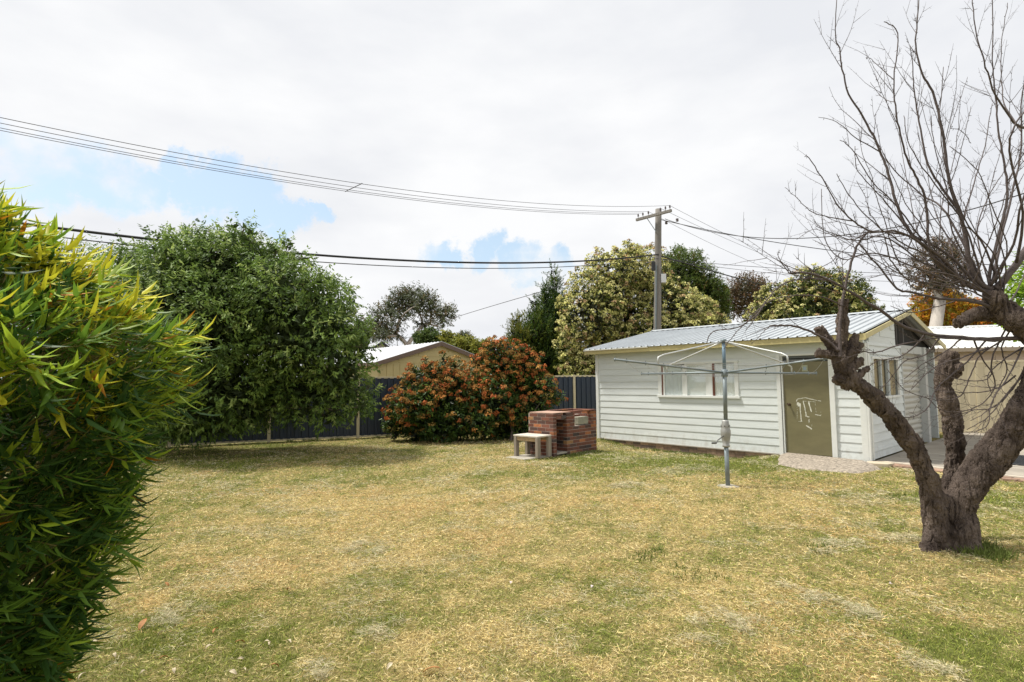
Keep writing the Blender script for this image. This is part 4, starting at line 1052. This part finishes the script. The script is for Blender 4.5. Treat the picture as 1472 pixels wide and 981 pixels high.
    tree('gum_tree', 'spreading gum tree far behind the khaki garage', 'tree', b, S, 2300, 8, .9, .30, .11, gcol, paleBark, .42, group='far gum trees', seed=12, rf=(.6,1.3), fill=350, shade_fillcol=(.04,.045,.025), droop=.8, fork=.62, back=.6, nb=3)
    S = sph([(668,487,6),(664,492,7),(674,493,6)], 90, 1); b = W(668, 520, 90); b[2] = 0
    tree('gum_tree', 'small round gum tree on the skyline right of the garage', 'tree', b, S, 420, 7, .8, .4, .16, gcol, paleBark, .3, group='far gum trees', seed=13, fill=200, fork=.6)
    S = sph([(1075,415,14),(1055,420,10),(1090,422,12),(1075,435,18),(1050,438,14),(1100,440,14)], 50, 2); b = W(1075, 500, 50); b[2] = 0
    tree('gum_tree', 'reddish brown gum crown between the two blossomed trees', 'tree', b, S, 1300, 7, .8, .28, .10, [((.17,.10,.055), 4), ((.12,.10,.05), 3), ((.10,.075,.045), 2)], paleBark, .3, group='far gum trees', seed=14, fill=200, fork=.6)
    # gum behind the bare tree: pale trunk, brown crown
    S = sph([(1345,372,22),(1330,392,20),(1362,385,22),(1375,405,16),(1340,410,16),(1355,358,12),(1385,390,10)], 25, .8); b = W(1322, 540, 25); b[2] = 0
    g = tree('gum_tree', 'gum with thick pale trunk and brown crown behind the bare tree', 'tree', b, S, 1500, 8, .4, .13, .045, [((.10,.085,.05), 5), ((.16,.10,.055), 3)], paleBark, .30, group='far gum trees', seed=15, fill=200, fork=.78, droop=.7)
    # autumn tree
    S = sph([(1350,440,26),(1375,450,26),(1330,450,20),(1395,455,20),(1345,465,26),(1385,475,24),(1360,425,10),(1410,460,16),(1430,470,16)], 27, .8); b = W(1360, 540, 27); b[2] = 0
    tree('autumn_tree', 'orange and gold leaved tree above the pale outbuilding roof', 'tree', b, S, 3000, 8, .3, .14, .09, [((.50,.30,.02), 4), ((.50,.17,.02), 3), ((.30,.26,.03), 3)], bark, .14, lob=4, seed=16, fill=1200, shade_fillcol=(.25,.13,.02))
    S = sph([(1470,415,16),(1485,400,24),(1475,440,16),(1468,465,12),(1500,450,40)], 12, .4); b = W(1500, 540, 12); b[2] = 0
    tree('leafy_tree', 'bright lime leaved tree just entering at the right edge', 'tree', b, S, 480, 7, .25, .11, .06, [((.30,.45,.04), 5), ((.20,.33,.04), 3)], bark, .07, seed=17, tmpl=OVAL)
    # bushes between garage and shrubs
    for (lb, pts, Y, cols, sd) in (('yellow green bush over the right slope of the garage roof', [(648,492,9),(660,500,11),(675,498,9),(690,505,12),(640,486,5),(702,498,6)], 33, [((.27,.27,.04), 4), ((.20,.22,.04), 3)], 18),
                               ('round dark green bush behind the garage ridge', [(618,483,8),(605,488,8),(628,488,7),(612,490,9)], 40, [((.06,.10,.02), 4), ((.10,.14,.03), 2)], 19),
                               ('green bush beside the far dark gabled house', [(515,492,10),(505,484,10),(525,480,7),(510,500,10)], 38, [((.10,.15,.03), 4), ((.15,.19,.04), 2)], 20)):
        S = sph(pts, Y, .4); b = W(pts[0][0], 540, Y); b[2] = 0
        tree('bush', lb, 'bush', b, S, 900, 7, .3, .16, .09, cols, bark, .07, group='bushes behind the garage', seed=sd, fill=500, shade_fillcol=(.05,.06,.02), fork=.6)
    # far tree line closes the horizon gaps
    far = MB()
build_background_trees()

def build_red_shrubs():
    lc = [((.065,.12,.022), 5), ((.045,.085,.02), 4), ((.12,.18,.03), 3), ((.18,.14,.03), 1)]
    rc = [((.42,.13,.040), 5), ((.42,.19,.050), 5), ((.33,.20,.06), 3), ((.48,.26,.07), 1.5)]
    pick = lambda d, z, rng: (rng.random(len(z)) < np.clip(.05+.85*(z-.14), .06, .66)) & (d[:, 1] < .6)
    S = sph([(622,574,20),(600,580,20),(602,534,6),(615,528,5),(655,530,6),(640,520,5),(590,550,7),(652,580,26),(612,603,28),(655,608,27),(583,565,9),(574,588,13),(655,550,12),(628,538,8),(608,542,7),(598,552,9),(572,607,13),(570,616,12),(636,615,20),(600,618,18),(642,542,8),(566,600,9),(677,590,20),(690,570,16),(688,608,18),(590,600,16)], 15.3, .4)
    tree('photinia_shrub', 'shorter left shrub with orange red tips against the navy fence', 'shrub', G(628, 636), S, 3600, 7, .19, .095, .042, lc, bark, .05, group='red tipped shrubs by the fence', lob=4, seed=31, fill=4500, shade_fillcol=(.022,.035,.013), lm=leafG, flowers=(pick, .085, rc, .058, 24), fork=.3, tmpl=OVAL, rf=(.7,1.3))
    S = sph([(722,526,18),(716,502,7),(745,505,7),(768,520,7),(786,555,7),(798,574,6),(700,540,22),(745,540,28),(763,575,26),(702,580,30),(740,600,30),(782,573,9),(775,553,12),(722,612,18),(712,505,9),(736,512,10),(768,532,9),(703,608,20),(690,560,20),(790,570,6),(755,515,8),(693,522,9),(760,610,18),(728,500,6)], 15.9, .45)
    tree('photinia_shrub', 'taller right shrub with orange red tips behind the barbecue', 'shrub', G(735, 634), S, 4000, 7, .19, .095, .042, lc, bark, .05, group='red tipped shrubs by the fence', lob=4, seed=32, fill=5000, shade_fillcol=(.022,.035,.013), lm=leafG, flowers=(pick, .085, rc, .058, 24), fork=.3, tmpl=OVAL, rf=(.7,1.3))
build_red_shrubs()

def build_bamboo():
    rng = np.random.default_rng(77)
    AX = np.array([-2.47, 2.2])
    zp = np.array([0, .27, .63, .9, 1.15, 1.47, 1.80, 1.95, 2.10, 2.22, 2.33, 2.42]); rp = np.array([.40, .47, .58, .68, .73, .85, .93, .76, .56, .42, .24, .02])-.03
    BAM = empty('bamboo_hedge', (AX[0], AX[1], 0), 0, label='dense bamboo clump with yellow green leaves filling the left foreground', cat='bamboo')
    cm = mat('bamboo_culm', (.26,.22,.07), .5, var=.25, vscale=10)
    st = MB()
    for i in range(46):
        a = rng.uniform(0, 2*pi); r = .32*sqrt(rng.random()); h = rng.uniform(1.6, 2.25); l = rng.uniform(.1, .45)
        p = [(r*cos(a)+l*cos(a)*t*t, r*sin(a)+l*sin(a)*t*t, h*t) for t in np.linspace(0, 1, 8)]
        st.tube(p, list(np.linspace(.011, .004, 8)), 6)
    st.build('culm', cm, BAM, smooth=True)
    # shoots on profile
    n = 7400
    z = rng.uniform(.1, 2.42, n); r = np.interp(z, zp, rp); keep = rng.random(n) < (r+.15)/1.2; z = z[keep]; r = r[keep]; n = len(z)
    a = rng.uniform(0, 2*pi, n); lump = 1+.35*(fbm(a*3.2+3, z*3.4+a, 1.0, 3)-.5)
    depth = np.where(rng.random(n) < .68, rng.uniform(.86, 1.02, n), rng.uniform(.45, .86, n)); rr = r*lump*depth
    P = np.stack([rr*np.cos(a), rr*np.sin(a), z], 1); out = np.stack([np.cos(a), np.sin(a), .22+.9*np.clip((z-1.7), 0, 1)], 1)
    # crown centre: fill top
    sd = norm(out+rng.normal(size=(n, 3))*.38)
    per = 9; slen = .13*rng.uniform(.7, 1.5, n)
    t = np.linspace(.15, 1, per); B = P[:, None, :]+sd[:, None, :]*(t[None, :]*slen[:, None])[:, :, None]
    B = B.reshape(-1, 3); N = len(B); SD = np.repeat(sd, per, axis=0)
    hz = np.repeat(np.stack([np.cos(a), np.sin(a), np.zeros(n)], 1), per, axis=0)
    LD = norm(SD*.75+norm(np.cross(SD, rdir(N, rng)))*.85+hz*.35+np.array([0, 0, -.18]))
    side = norm(np.cross(LD, np.array([0, 0, 1.0]))+rng.normal(size=(N, 3))*.38)
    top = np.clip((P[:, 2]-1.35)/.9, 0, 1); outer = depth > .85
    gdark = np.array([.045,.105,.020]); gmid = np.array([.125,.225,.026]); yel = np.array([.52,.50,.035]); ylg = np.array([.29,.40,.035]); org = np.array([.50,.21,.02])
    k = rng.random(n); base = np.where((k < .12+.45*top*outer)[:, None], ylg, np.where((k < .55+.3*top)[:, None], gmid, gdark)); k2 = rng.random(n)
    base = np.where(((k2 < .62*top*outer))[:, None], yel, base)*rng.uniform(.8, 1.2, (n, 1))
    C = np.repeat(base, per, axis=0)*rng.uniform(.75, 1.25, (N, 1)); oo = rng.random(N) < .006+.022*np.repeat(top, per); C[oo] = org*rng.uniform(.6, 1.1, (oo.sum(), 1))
    LL = rng.uniform(.06, .145, N); WW = LL*rng.uniform(.12, .19, N)
    # fill, dark inner leaves
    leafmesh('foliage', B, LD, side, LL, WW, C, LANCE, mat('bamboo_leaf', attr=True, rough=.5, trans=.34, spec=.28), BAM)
    tw = MB()
    idx = rng.choice(n, 2200, replace=False)
    for i in idx:
        p = P[i]; q = p+sd[i]*slen[i]; o = p*np.array([.75, .75, 1])-np.array([0, 0, .12]); tw.tube([o, p, q], [.0035, .0026, .0014], 4, cap=False)
    tw.build('twigs', cm, BAM)
build_bamboo()

# ------------------------------------------------------------------ bare tree in the right foreground
def build_bare_tree():
    rnd = random.Random(42)
    base = TREE; T = empty('bare_tree', base, 0, label='leafless old fruit tree with three leaning stems in the right foreground', cat='tree')
    Y0 = base[1]+.0
    def P(l, Y=Y0): return [Vector(W(q[0], q[1], q[3] if len(q) > 3 else Y)-base) for q in l]
    K = Y0/FPX
    def smooth(pts, rad, m=4):
        op = []; orr = []
        n = len(pts)
        for i in range(n-1):
            p0 = pts[max(i-1, 0)]; p1 = pts[i]; p2 = pts[i+1]; p3 = pts[min(i+2, n-1)]
            for j in range(m):
                t = j/m; op.append(.5*((2*p1)+(p2-p0)*t+(2*p0-5*p1+4*p2-p3)*t*t+(3*p1-p0-3*p2+p3)*t**3)); orr.append(rad[i]+(rad[i+1]-rad[i])*t)
        op.append(pts[-1]); orr.append(rad[-1]); return op, orr
    trunk = MB()
    def stem(l, k=.66):
        pts = P([(q[0], q[1], 0, q[3] if len(q) > 3 else Y0) for q in l]); rad = [q[2]*K*k for q in l]
        a, b = smooth(pts, rad); trunk.tube(a, b, 20)
    stem([(1352,815,33),(1350,790,31),(1345,750,27),(1341,715,24),(1332,685,22.5),(1317,650,21.5),(1297,618,21.5),(1272,588,22),(1248,565,21),(1228,550,20),(1213,532,20),(1206,512,18),(1205,498,12)], .57)
    stem([(1386,812,33,5.40),(1383,785,33,5.40),(1382,755,31,5.42),(1380,732,27,5.45),(1392,702,31,5.45),(1417,668,33,5.42),(1444,634,31,5.38),(1475,594,32,5.3),(1500,545,32,5.25),(1502,505,29,5.25),(1485,478,26,5.3),(1462,462,24,5.3),(1442,447,23,5.35),(1430,430,20,5.35),(1425,418,15,5.35)])
    stem([(1366,800,26,5.55),(1364,750,24,5.6),(1361,715,20,5.75),(1367,680,18,5.8),(1374,645,21,5.8),(1370,610,22,5.8),(1361,575,22,5.8),(1356,548,20,5.8),(1362,522,22,5.8),(1368,508,17,5.8)], .53)
    stem([(1374,622,9,5.78),(1379,612,9,5.78),(1376,600,7,5.8)]); stem([(1366,540,14,5.78),(1374,530,13,5.75),(1378,522,9,5.75)])
    stem([(1364,800,36,5.5),(1363,765,33,5.5),(1360,735,24,5.48),(1358,712,12,5.48)])
    for (x, y, r) in ((1334,796,12),(1352,801,12),(1388,801,13),(1403,797,11)): stem([(x,y+6,r,5.38),(x+(1362-x)*.2,y-22,r*.8,5.42),(x+(1362-x)*.35,y-55,r*.5,5.45)], 1)
    for l in ([(1440,452,15),(1415,450,11),(1395,456,9),(1375,466,8)],[(1208,510,9),(1196,497,8),(1183,482,6),(1176,471,5.5)],[(1210,515,8),(1192,509,7),(1174,508,6)],[(1207,512,10),(1210,490,8),(1211,455,7),(1212,430,6.5)],
              [(1212,518,9),(1222,500,6),(1232,480,5.5)],[(1222,552,11),(1208,545,9),(1202,541,8)],[(1225,545,8),(1240,535,5),(1250,528,1.5)],[(1215,535,9),(1232,522,7),(1240,520,5)],[(1212,520,8),(1228,505,6),(1238,495,3)]):
        stem(l, .95)
    tr = trunk.build('trunk', mat('x'), T)
    bm = bpy.data.materials.new('fruit_tree_bark'); bm.use_nodes = True; nt = bm.node_tree; N = nt.nodes.new; L = nt.links.new; b = nt.nodes['Principled BSDF']; b.inputs['Roughness'].default_value = .92; b.inputs['Specular IOR Level'].default_value = .2
    tc = N('ShaderNodeTexCoord'); mp = N('ShaderNodeMapping'); mp.inputs['Scale'].default_value = (1, 1, .30); L(tc.outputs['Object'], mp.inputs['Vector'])
    rg = N('ShaderNodeTexNoise'); rg.noise_type = 'RIDGED_MULTIFRACTAL'; rg.inputs['Scale'].default_value = 22; rg.inputs['Detail'].default_value = 5; rg.inputs['Roughness'].default_value = .6; rg.inputs['Distortion'].default_value = .35; L(mp.outputs[0], rg.inputs['Vector'])
    nz = N('ShaderNodeTexNoise'); nz.inputs['Scale'].default_value = 40; nz.inputs['Detail'].default_value = 9; nz.inputs['Roughness'].default_value = .7; L(mp.outputs[0], nz.inputs['Vector'])
    n3 = N('ShaderNodeTexNoise'); n3.inputs['Scale'].default_value = 5; n3.inputs['Detail'].default_value = 4; L(tc.outputs['Object'], n3.inputs['Vector'])
    m1 = N('ShaderNodeMath'); m1.operation = 'MULTIPLY_ADD'; L(nz.outputs['Fac'], m1.inputs[0]); m1.inputs[1].default_value = .6; L(n3.outputs['Fac'], m1.inputs[2])
    cr = N('ShaderNodeValToRGB'); cr.color_ramp.elements[0].position = .55; cr.color_ramp.elements[0].color = (.044,.032,.026,1); cr.color_ramp.elements[1].position = 1.05; cr.color_ramp.elements[1].color = (.175,.136,.110,1); L(m1.outputs[0], cr.inputs['Fac'])
    L(cr.outputs['Color'], b.inputs['Base Color'])
    vo = N('ShaderNodeTexVoronoi'); vo.feature = 'DISTANCE_TO_EDGE'; vo.inputs['Scale'].default_value = 17
    mp2 = N('ShaderNodeMapping'); mp2.inputs['Scale'].default_value = (1, 1, .22); L(tc.outputs['Object'], mp2.inputs['Vector'])
    dn = N('ShaderNodeTexNoise'); dn.inputs['Scale'].default_value = 9; dn.inputs['Detail'].default_value = 5; L(mp.outputs[0], dn.inputs['Vector'])
    dm_ = N('ShaderNodeMixRGB'); dm_.inputs[0].default_value = .16; L(mp2.outputs[0], dm_.inputs[1]); L(dn.outputs['Color'], dm_.inputs[2]); L(dm_.outputs[0], vo.inputs['Vector'])
    gr_ = N('ShaderNodeMapRange'); gr_.interpolation_type = 'SMOOTHSTEP'; gr_.inputs['From Min'].default_value = 0; gr_.inputs['From Max'].default_value = .22; L(vo.outputs['Distance'], gr_.inputs['Value'])
    v2 = N('ShaderNodeTexVoronoi'); v2.feature = 'DISTANCE_TO_EDGE'; v2.inputs['Scale'].default_value = 42; L(dm_.outputs[0], v2.inputs['Vector'])
    g2_ = N('ShaderNodeMapRange'); g2_.inputs['From Max'].default_value = .2; L(v2.outputs['Distance'], g2_.inputs['Value'])
    a1 = N('ShaderNodeMath'); a1.operation = 'MULTIPLY_ADD'; L(g2_.outputs[0], a1.inputs[0]); a1.inputs[1].default_value = .35; L(gr_.outputs[0], a1.inputs[2])
    a2 = N('ShaderNodeMath'); a2.operation = 'MULTIPLY_ADD'; L(nz.outputs['Fac'], a2.inputs[0]); a2.inputs[1].default_value = .9; L(a1.outputs[0], a2.inputs[2])
    ds = N('ShaderNodeDisplacement'); ds.inputs['Scale'].default_value = .017; ds.inputs['Midlevel'].default_value = 1.2; L(a2.outputs[0], ds.inputs['Height']); L(ds.outputs[0], nt.nodes['Material Output'].inputs['Displacement'])
    bm.displacement_method = 'BOTH'
    tr.data.materials.clear(); tr.data.materials.append(bm)
    m = tr.modifiers.new('remesh', 'REMESH'); m.mode = 'VOXEL'; m.voxel_size = .0065; m.use_smooth_shade = True
    m = tr.modifiers.new('smooth', 'SMOOTH'); m.factor = .6; m.iterations = 4
    tx = bpy.data.textures.new('lump', 'CLOUDS'); tx.noise_scale = .14; tx.noise_depth = 2
    m = tr.modifiers.new('lump', 'DISPLACE'); m.texture = tx; m.strength = .045; m.mid_level = .5; m.texture_coords = 'LOCAL'
    tx2 = bpy.data.textures.new('furrow', 'CLOUDS'); tx2.noise_scale = .022; tx2.noise_depth = 4
    m = tr.modifiers.new('furrow', 'DISPLACE'); m.texture = tx2; m.strength = .012; m.mid_level = .5; m.texture_coords = 'LOCAL'
    # ---- branches
    br = MB(); tw = MB()
    def Z(l, Yv): return [(1080+x/2.281, y/2.281, 0, Yv) for (x, y) in l]
    lines = []
    def add(l, r0, r1, Yv=None, zoom=True, dY=0.0, twigs=1.0):
        Yv = Yv if Yv is not None else 5.35+rnd.uniform(-.5, .6)
        q = [(1080+x/2.281, y/2.281) if zoom else (x, y) for (x, y) in l]; n = len(q)
        pts = [Vector(W(a, b_, 5.35+(Yv-5.35)*min(1, i/max(1, n-1)*1.6)+dY)-base) for i, (a, b_) in enumerate(q)]
        rad = [(r0*.8+(r1-r0*.8)*(i/(n-1))**.6) for i in range(n)]
        a, r = smooth(pts, rad, 5)
        a = [p+Vector((rnd.gauss(0, .0025), rnd.gauss(0, .0025), rnd.gauss(0, .0025))) if 0 < i < len(a)-1 else p for i, p in enumerate(a)]
        br.tube(a, r, 7); lines.append((a, r, twigs)); return a, r
    add([(790,960),(700,930),(590,830),(520,760),(480,680),(450,570),(420,490),(370,390),(320,310),(295,210),(290,160),(275,120),(280,0)], .030, .004)
    add([(785,950),(730,900),(690,720),(650,600),(630,450),(600,320),(560,240),(540,150),(545,60),(550,-20)], .034, .004)
    add([(640,900),(585,820),(575,680),(545,590),(510,520),(485,420),(470,330),(468,260),(480,110),(435,72)], .020, .004)
    add([(790,950),(720,900),(690,720),(640,640),(580,540),(550,400),(535,300),(530,220),(520,150)], .028, .003)
    add([(790,950),(780,900),(820,740),(840,640),(830,540),(810,430),(800,300),(790,200),(790,-20)], .026, .004)
    add([(894,420),(860,400),(800,310),(770,220),(740,120),(725,-10)], .016, .004)
    add([(885,430),(870,410),(830,340),(820,260),(820,150),(840,10)], .012, .003)
    add([(800,950),(860,880),(894,830),(930,760),(960,640)], .045, .030, 5.4)
    add([(790,930),(820,780),(860,610),(885,500),(885,350),(900,250)], .020, .005)
    add([(870,860),(890,700),(850,520),(860,420),(930,330)], .018, .006)
    add([(700,940),(640,860),(560,800),(480,760),(400,760),(340,730),(290,680),(240,600),(190,520),(175,515)], .022, .003)
    add([(330,725),(240,710),(190,690),(150,650),(110,615)], .008, .002)
    add([(425,500),(340,450),(280,400),(220,385)], .008, .002)
    add([(470,335),(430,320),(390,270)], .005, .002); add([(468,262),(430,230),(395,195),(375,190)], .006, .002)
    add([(690,740),(730,600),(760,500),(780,400),(790,340)], .010, .003)
    add([(760,930),(640,700),(560,640),(470,560),(430,500)], .016, .004); add([(760,930),(700,740),(600,600),(520,480),(500,380)], .014, .003)
    add([(700,930),(600,850),(500,800),(400,730),(320,640),(280,570)], .014, .003); add([(700,930),(620,860),(480,680),(400,600),(330,490),(290,460)], .014, .003)
    add([(640,880),(520,760),(430,650),(350,560),(340,480)], .011, .003); add([(760,940),(660,760),(640,620),(600,480),(590,380)], .012, .003)
    add([(780,930),(740,760),(780,640),(830,560),(860,480)], .010, .003); add([(640,640),(680,520),(700,440),(720,350)], .006, .002)
    add([(720,470),(690,430),(650,420)], .004, .002); add([(800,900),(760,800),(700,720),(640,560),(620,400),(630,220)], .014, .003)
    add([(700,935),(560,860),(440,780),(340,790),(250,760),(210,740)], .013, .003); add([(690,940),(520,870),(400,830),(300,850),(240,780),(230,620)], .012, .003)
    add([(780,940),(860,800),(880,690),(920,560),(930,400)], .018, .006); add([(800,930),(840,820),(790,680),(740,560),(650,480)], .010, .003)
    # px coordinate ones (lower fan, arches)
    add([(1445,455),(1420,440),(1385,432),(1350,430),(1310,420),(1290,415),(1260,380),(1235,350)], .026, .007, 5.3, False)
    add([(1440,450),(1400,405),(1370,372),(1340,352),(1310,340),(1275,334),(1247,335)], .020, .008, 5.4, False)
    add([(1208,515),(1207,480),(1210,440),(1219,395),(1232,355),(1246,335)], .024, .010, 5.45, False)
    add([(1246,335),(1225,345),(1200,340),(1170,330),(1145,345)], .006, .002, 5.45, False)
    add([(1485,485),(1420,488),(1375,485),(1330,480),(1296,468),(1265,446),(1238,430),(1212,414),(1188,401),(1160,393),(1135,393)], .028, .010, 5.2, False)
    add([(1135,393),(1126,382),(1118,368),(1122,360)], .007, .002, 5.0, False); add([(1138,393),(1125,378),(1115,372)], .006, .002, 5.0, False)
    add([(1190,402),(1165,401),(1140,403),(1118,414),(1102,432),(1088,452),(1062,470),(1026,477),(1015,494)], .012, .004, 5.0, False)
    add([(1212,440),(1182,427),(1150,425),(1122,428),(1100,437),(1080,457),(1055,482),(1040,502)], .010, .003, 5.1, False)
    add([(1100,434),(1090,452),(1072,475)], .005, .003, 5.0, False)
    add([(1485,480),(1430,490),(1390,488),(1340,487),(1290,497),(1255,507),(1232,503)], .016, .005, 5.25, False)
    add([(1206,505),(1192,492),(1176,482),(1150,471),(1128,468),(1106,469)], .018, .009, 5.45, False)
    add([(1106,469),(1095,480),(1080,495)], .005, .002, 5.4, False); add([(1150,471),(1135,458),(1120,430)], .004, .002, 5.3, False)
    add([(1160,393),(1190,380),(1210,362),(1235,340),(1250,320)], .005, .002, 5.0, False)
    # tangle under the crown, over the cream fence
    for l in ([(1455,470),(1440,500),(1448,530),(1435,560),(1420,590),(1395,605)],[(1450,465),(1425,520),(1430,555),(1405,585),(1360,592),(1330,570)],[(1470,500),(1450,540),(1425,580),(1420,610),(1400,622)],[(1440,490),(1410,510),(1395,540),(1380,570),(1345,575),(1300,560),(1275,530)],
              [(1480,520),(1455,560),(1430,585),(1400,590),(1370,600)],[(1420,487),(1390,520),(1350,555),(1330,590),(1300,600),(1270,575),(1240,545)],[(1400,488),(1415,520),(1425,540),(1400,548),(1360,540),(1330,520)],[(1350,487),(1330,510),(1300,520),(1280,545),(1265,560)],
              [(1470,500),(1440,520),(1420,540),(1425,565)],[(1460,540),(1430,560),(1390,565),(1345,560)],[(1330,480),(1300,510),(1260,520),(1235,540)],[(1385,485),(1360,505),(1325,525),(1300,545)],[(1478,530),(1440,575),(1420,600),(1390,618)],[(1420,500),(1380,515),(1340,530),(1310,560)]):
        add(l, .011, .003, 5.2+rnd.uniform(-.35, .45), False, twigs=1.6)
    for l in ([(1435,440),(1400,420),(1360,412),(1320,405),(1280,395),(1250,400)],[(1435,440),(1390,430),(1350,440),(1310,450),(1280,440)],[(1430,430),(1390,400),(1350,385),(1320,375),(1290,360),(1265,345)],[(1430,425),(1395,385),(1370,350),(1340,310),(1325,285)],
              [(1430,430),(1400,410),(1365,395),(1330,390),(1300,380),(1270,385)],[(1440,430),(1445,380),(1430,330),(1420,280)],[(1440,420),(1430,370),(1400,330),(1385,290)],[(1450,440),(1470,400),(1480,350)]):
        add(l, .013, .003, 5.3+rnd.uniform(-.5, .7), False, twigs=1.3)
    # long water shoots fanning up and left from the crown
    for q in range(17):
        ang = radians(rnd.uniform(62, 172)); px = rnd.uniform(1290, 1435); py = 425-(1430-px)*rnd.uniform(.05, .6); Lp = rnd.uniform(110, 330)*(.75 if ang > 2.4 else 1)
        dx, dy = cos(ang), -sin(ang); pts = [(px, py)]
        for i in range(1, 7):
            f = i/6; pts.append((px+dx*Lp*f*(1-.12*f)+rnd.gauss(0, 2.0), py+dy*Lp*f-22*f*f+rnd.gauss(0, 2.0)))
        add(pts, rnd.uniform(.007, .011), .002, 5.35+rnd.uniform(-.9, 1.0), False, twigs=.8)
    # ---- procedural twigs with spurs
    def twig(p, d, L, r, lev):
        n = max(3, int(L/.06)); pts = [p]; q = p.copy(); dd = d.copy()
        for i in range(n):
            dd = (dd+Vector((rnd.gauss(0, .045), rnd.gauss(0, .045), rnd.gauss(0, .045)+.03))).normalized(); q = q+dd*(L/n); pts.append(q)
        tw.tube(pts, [r*(1-.7*i/n) for i in range(n+1)], 4, cap=False)
        for i in range(1, n):
            if rnd.random() < .75:
                s = (dd.cross(Vector((rnd.gauss(0,1), rnd.gauss(0,1), rnd.gauss(0,1))))).normalized(); e = pts[i]+(s*.8+dd*.6)*rnd.uniform(.012, .035)
                tw.tube([pts[i], e], [r*.55, r*.4], 3, cap=False)
        if lev > 0:
            for k in range(rnd.randint(1, 3)):
                i = rnd.randint(1, n-1); s = (dd.cross(Vector((rnd.gauss(0,1), rnd.gauss(0,1), rnd.gauss(0,1))))).normalized()
                twig(pts[i], (dd*.75+s*.7+Vector((0,0,.15))).normalized(), L*rnd.uniform(.35, .65), r*.65, lev-1)
    for (a, r, tws) in lines:
        ln = sum((a[i+1]-a[i]).length for i in range(len(a)-1)); k = int(ln*3.2*tws)
        for _ in range(k):
            i = int(rnd.uniform(.32, .97)*(len(a)-2)); p = a[i].lerp(a[i+1], rnd.random()); dd = (a[i+1]-a[i]).normalized()
            s = (dd.cross(Vector((rnd.gauss(0,1), rnd.gauss(0,1), rnd.gauss(0,1))))).normalized()
            L = rnd.choice((rnd.uniform(.1, .35), rnd.uniform(.3, .85)))*(1 if r[i] > .006 else .55)
            twig(p, (dd*1.0+s*.6+Vector((0,0,.22))).normalized(), L, min(.0042, max(.0020, r[i]*.5)), 1)
        for i in range(2, len(a)-1):
            if r[i] < .012 and rnd.random() < .6:
                dd = (a[i+1]-a[i]).normalized(); s = (dd.cross(Vector((rnd.gauss(0,1), rnd.gauss(0,1), rnd.gauss(0,1))))).normalized()
                tw.tube([a[i], a[i]+s*(r[i]+rnd.uniform(.01, .03))], [.003, .002], 3, cap=False)
    bm2 = mat('branch_bark', (.090,.070,.064), .85, var=.35, vscale=22, bump=.4, bscale=60)
    br.build('branches', bm2, T, smooth=True); tw.build('twigs', mat('twig_bark', (.075,.058,.054), .8, var=.3, vscale=25), T)
    cutm = mat('cut_wood', (.22,.19,.155), .9, var=.2, vscale=30)
build_bare_tree()

# ------------------------------------------------------------------ lawn, last: blades, clippings, fallen leaves
build_grass()
def build_fallen():
    rr = random.Random(4); rng = np.random.default_rng(4)
    cream = mat('dry_leaf_cream', (.50,.42,.28), .7, var=.15, vscale=30); oran = mat('dry_leaf_orange', (.33,.145,.04), .7, var=.2, vscale=30); pink = mat('petal_pink', (.55,.47,.45), .7)
    spots = [(85,962,0),(115,925,0),(118,978,0),(135,930,0),(165,948,0),(205,975,0),(232,918,0),(250,972,0),(300,938,0),(345,955,0),(383,930,0),(388,932,0),(415,930,0),(475,935,0),(535,948,0),(335,975,0),(350,972,0),(560,965,0),(660,970,0),(180,915,0),(150,870,0),
             (235,953,1),(395,964,1),(280,700,1),(310,912,1),(205,905,1),(345,930,1),(415,853,1),(620,970,1),(240,845,1),(852,848,2),(735,842,2),(1280,846,2)]
    for (px, py, k) in spots:
        g = G(px, py); L = (rr.uniform(.035, .06) if k == 0 else .03) if k != 1 else rr.uniform(.05, .10); w = L*rr.uniform(.3, .45)
        if k == 2: w = L*.8
        mb = MB(); n = 7; vs = []
        for i in range(n):
            t = i/(n-1); ww = w*.5*sin(pi*min(max(t, .04), .97))**.8; zz = .012*sin(pi*t)
            vs += [(L*(t-.5), -ww, zz+.004), (L*(t-.5), 0, zz), (L*(t-.5), ww, zz+.004)]
        fs = []
        for i in range(n-1): fs += [(3*i, 3*i+3, 3*i+4, 3*i+1), (3*i+1, 3*i+4, 3*i+5, 3*i+2)]
        mb.add(vs, fs); o = mb.build('fallen_leaf', (cream, oran, pink)[k])
        s = o.modifiers.new('s', 'SOLIDIFY'); s.thickness = .0012
        o.location = (g[0], g[1], float(gheight(g[0], g[1]))+.028); o.rotation_euler = (rr.uniform(-.5, .5), rr.uniform(-.5, .5), rr.uniform(0, 6.3))
        tag(o, ('pale cream dry leaf curled on the near lawn', 'orange brown dry leaf lying on the lawn', 'pinkish white petal on the open lawn')[k], 'leaf', ('cream fallen leaves on the near lawn', 'orange fallen leaves on the lawn', 'pale petals on the lawn')[k])
build_fallen()
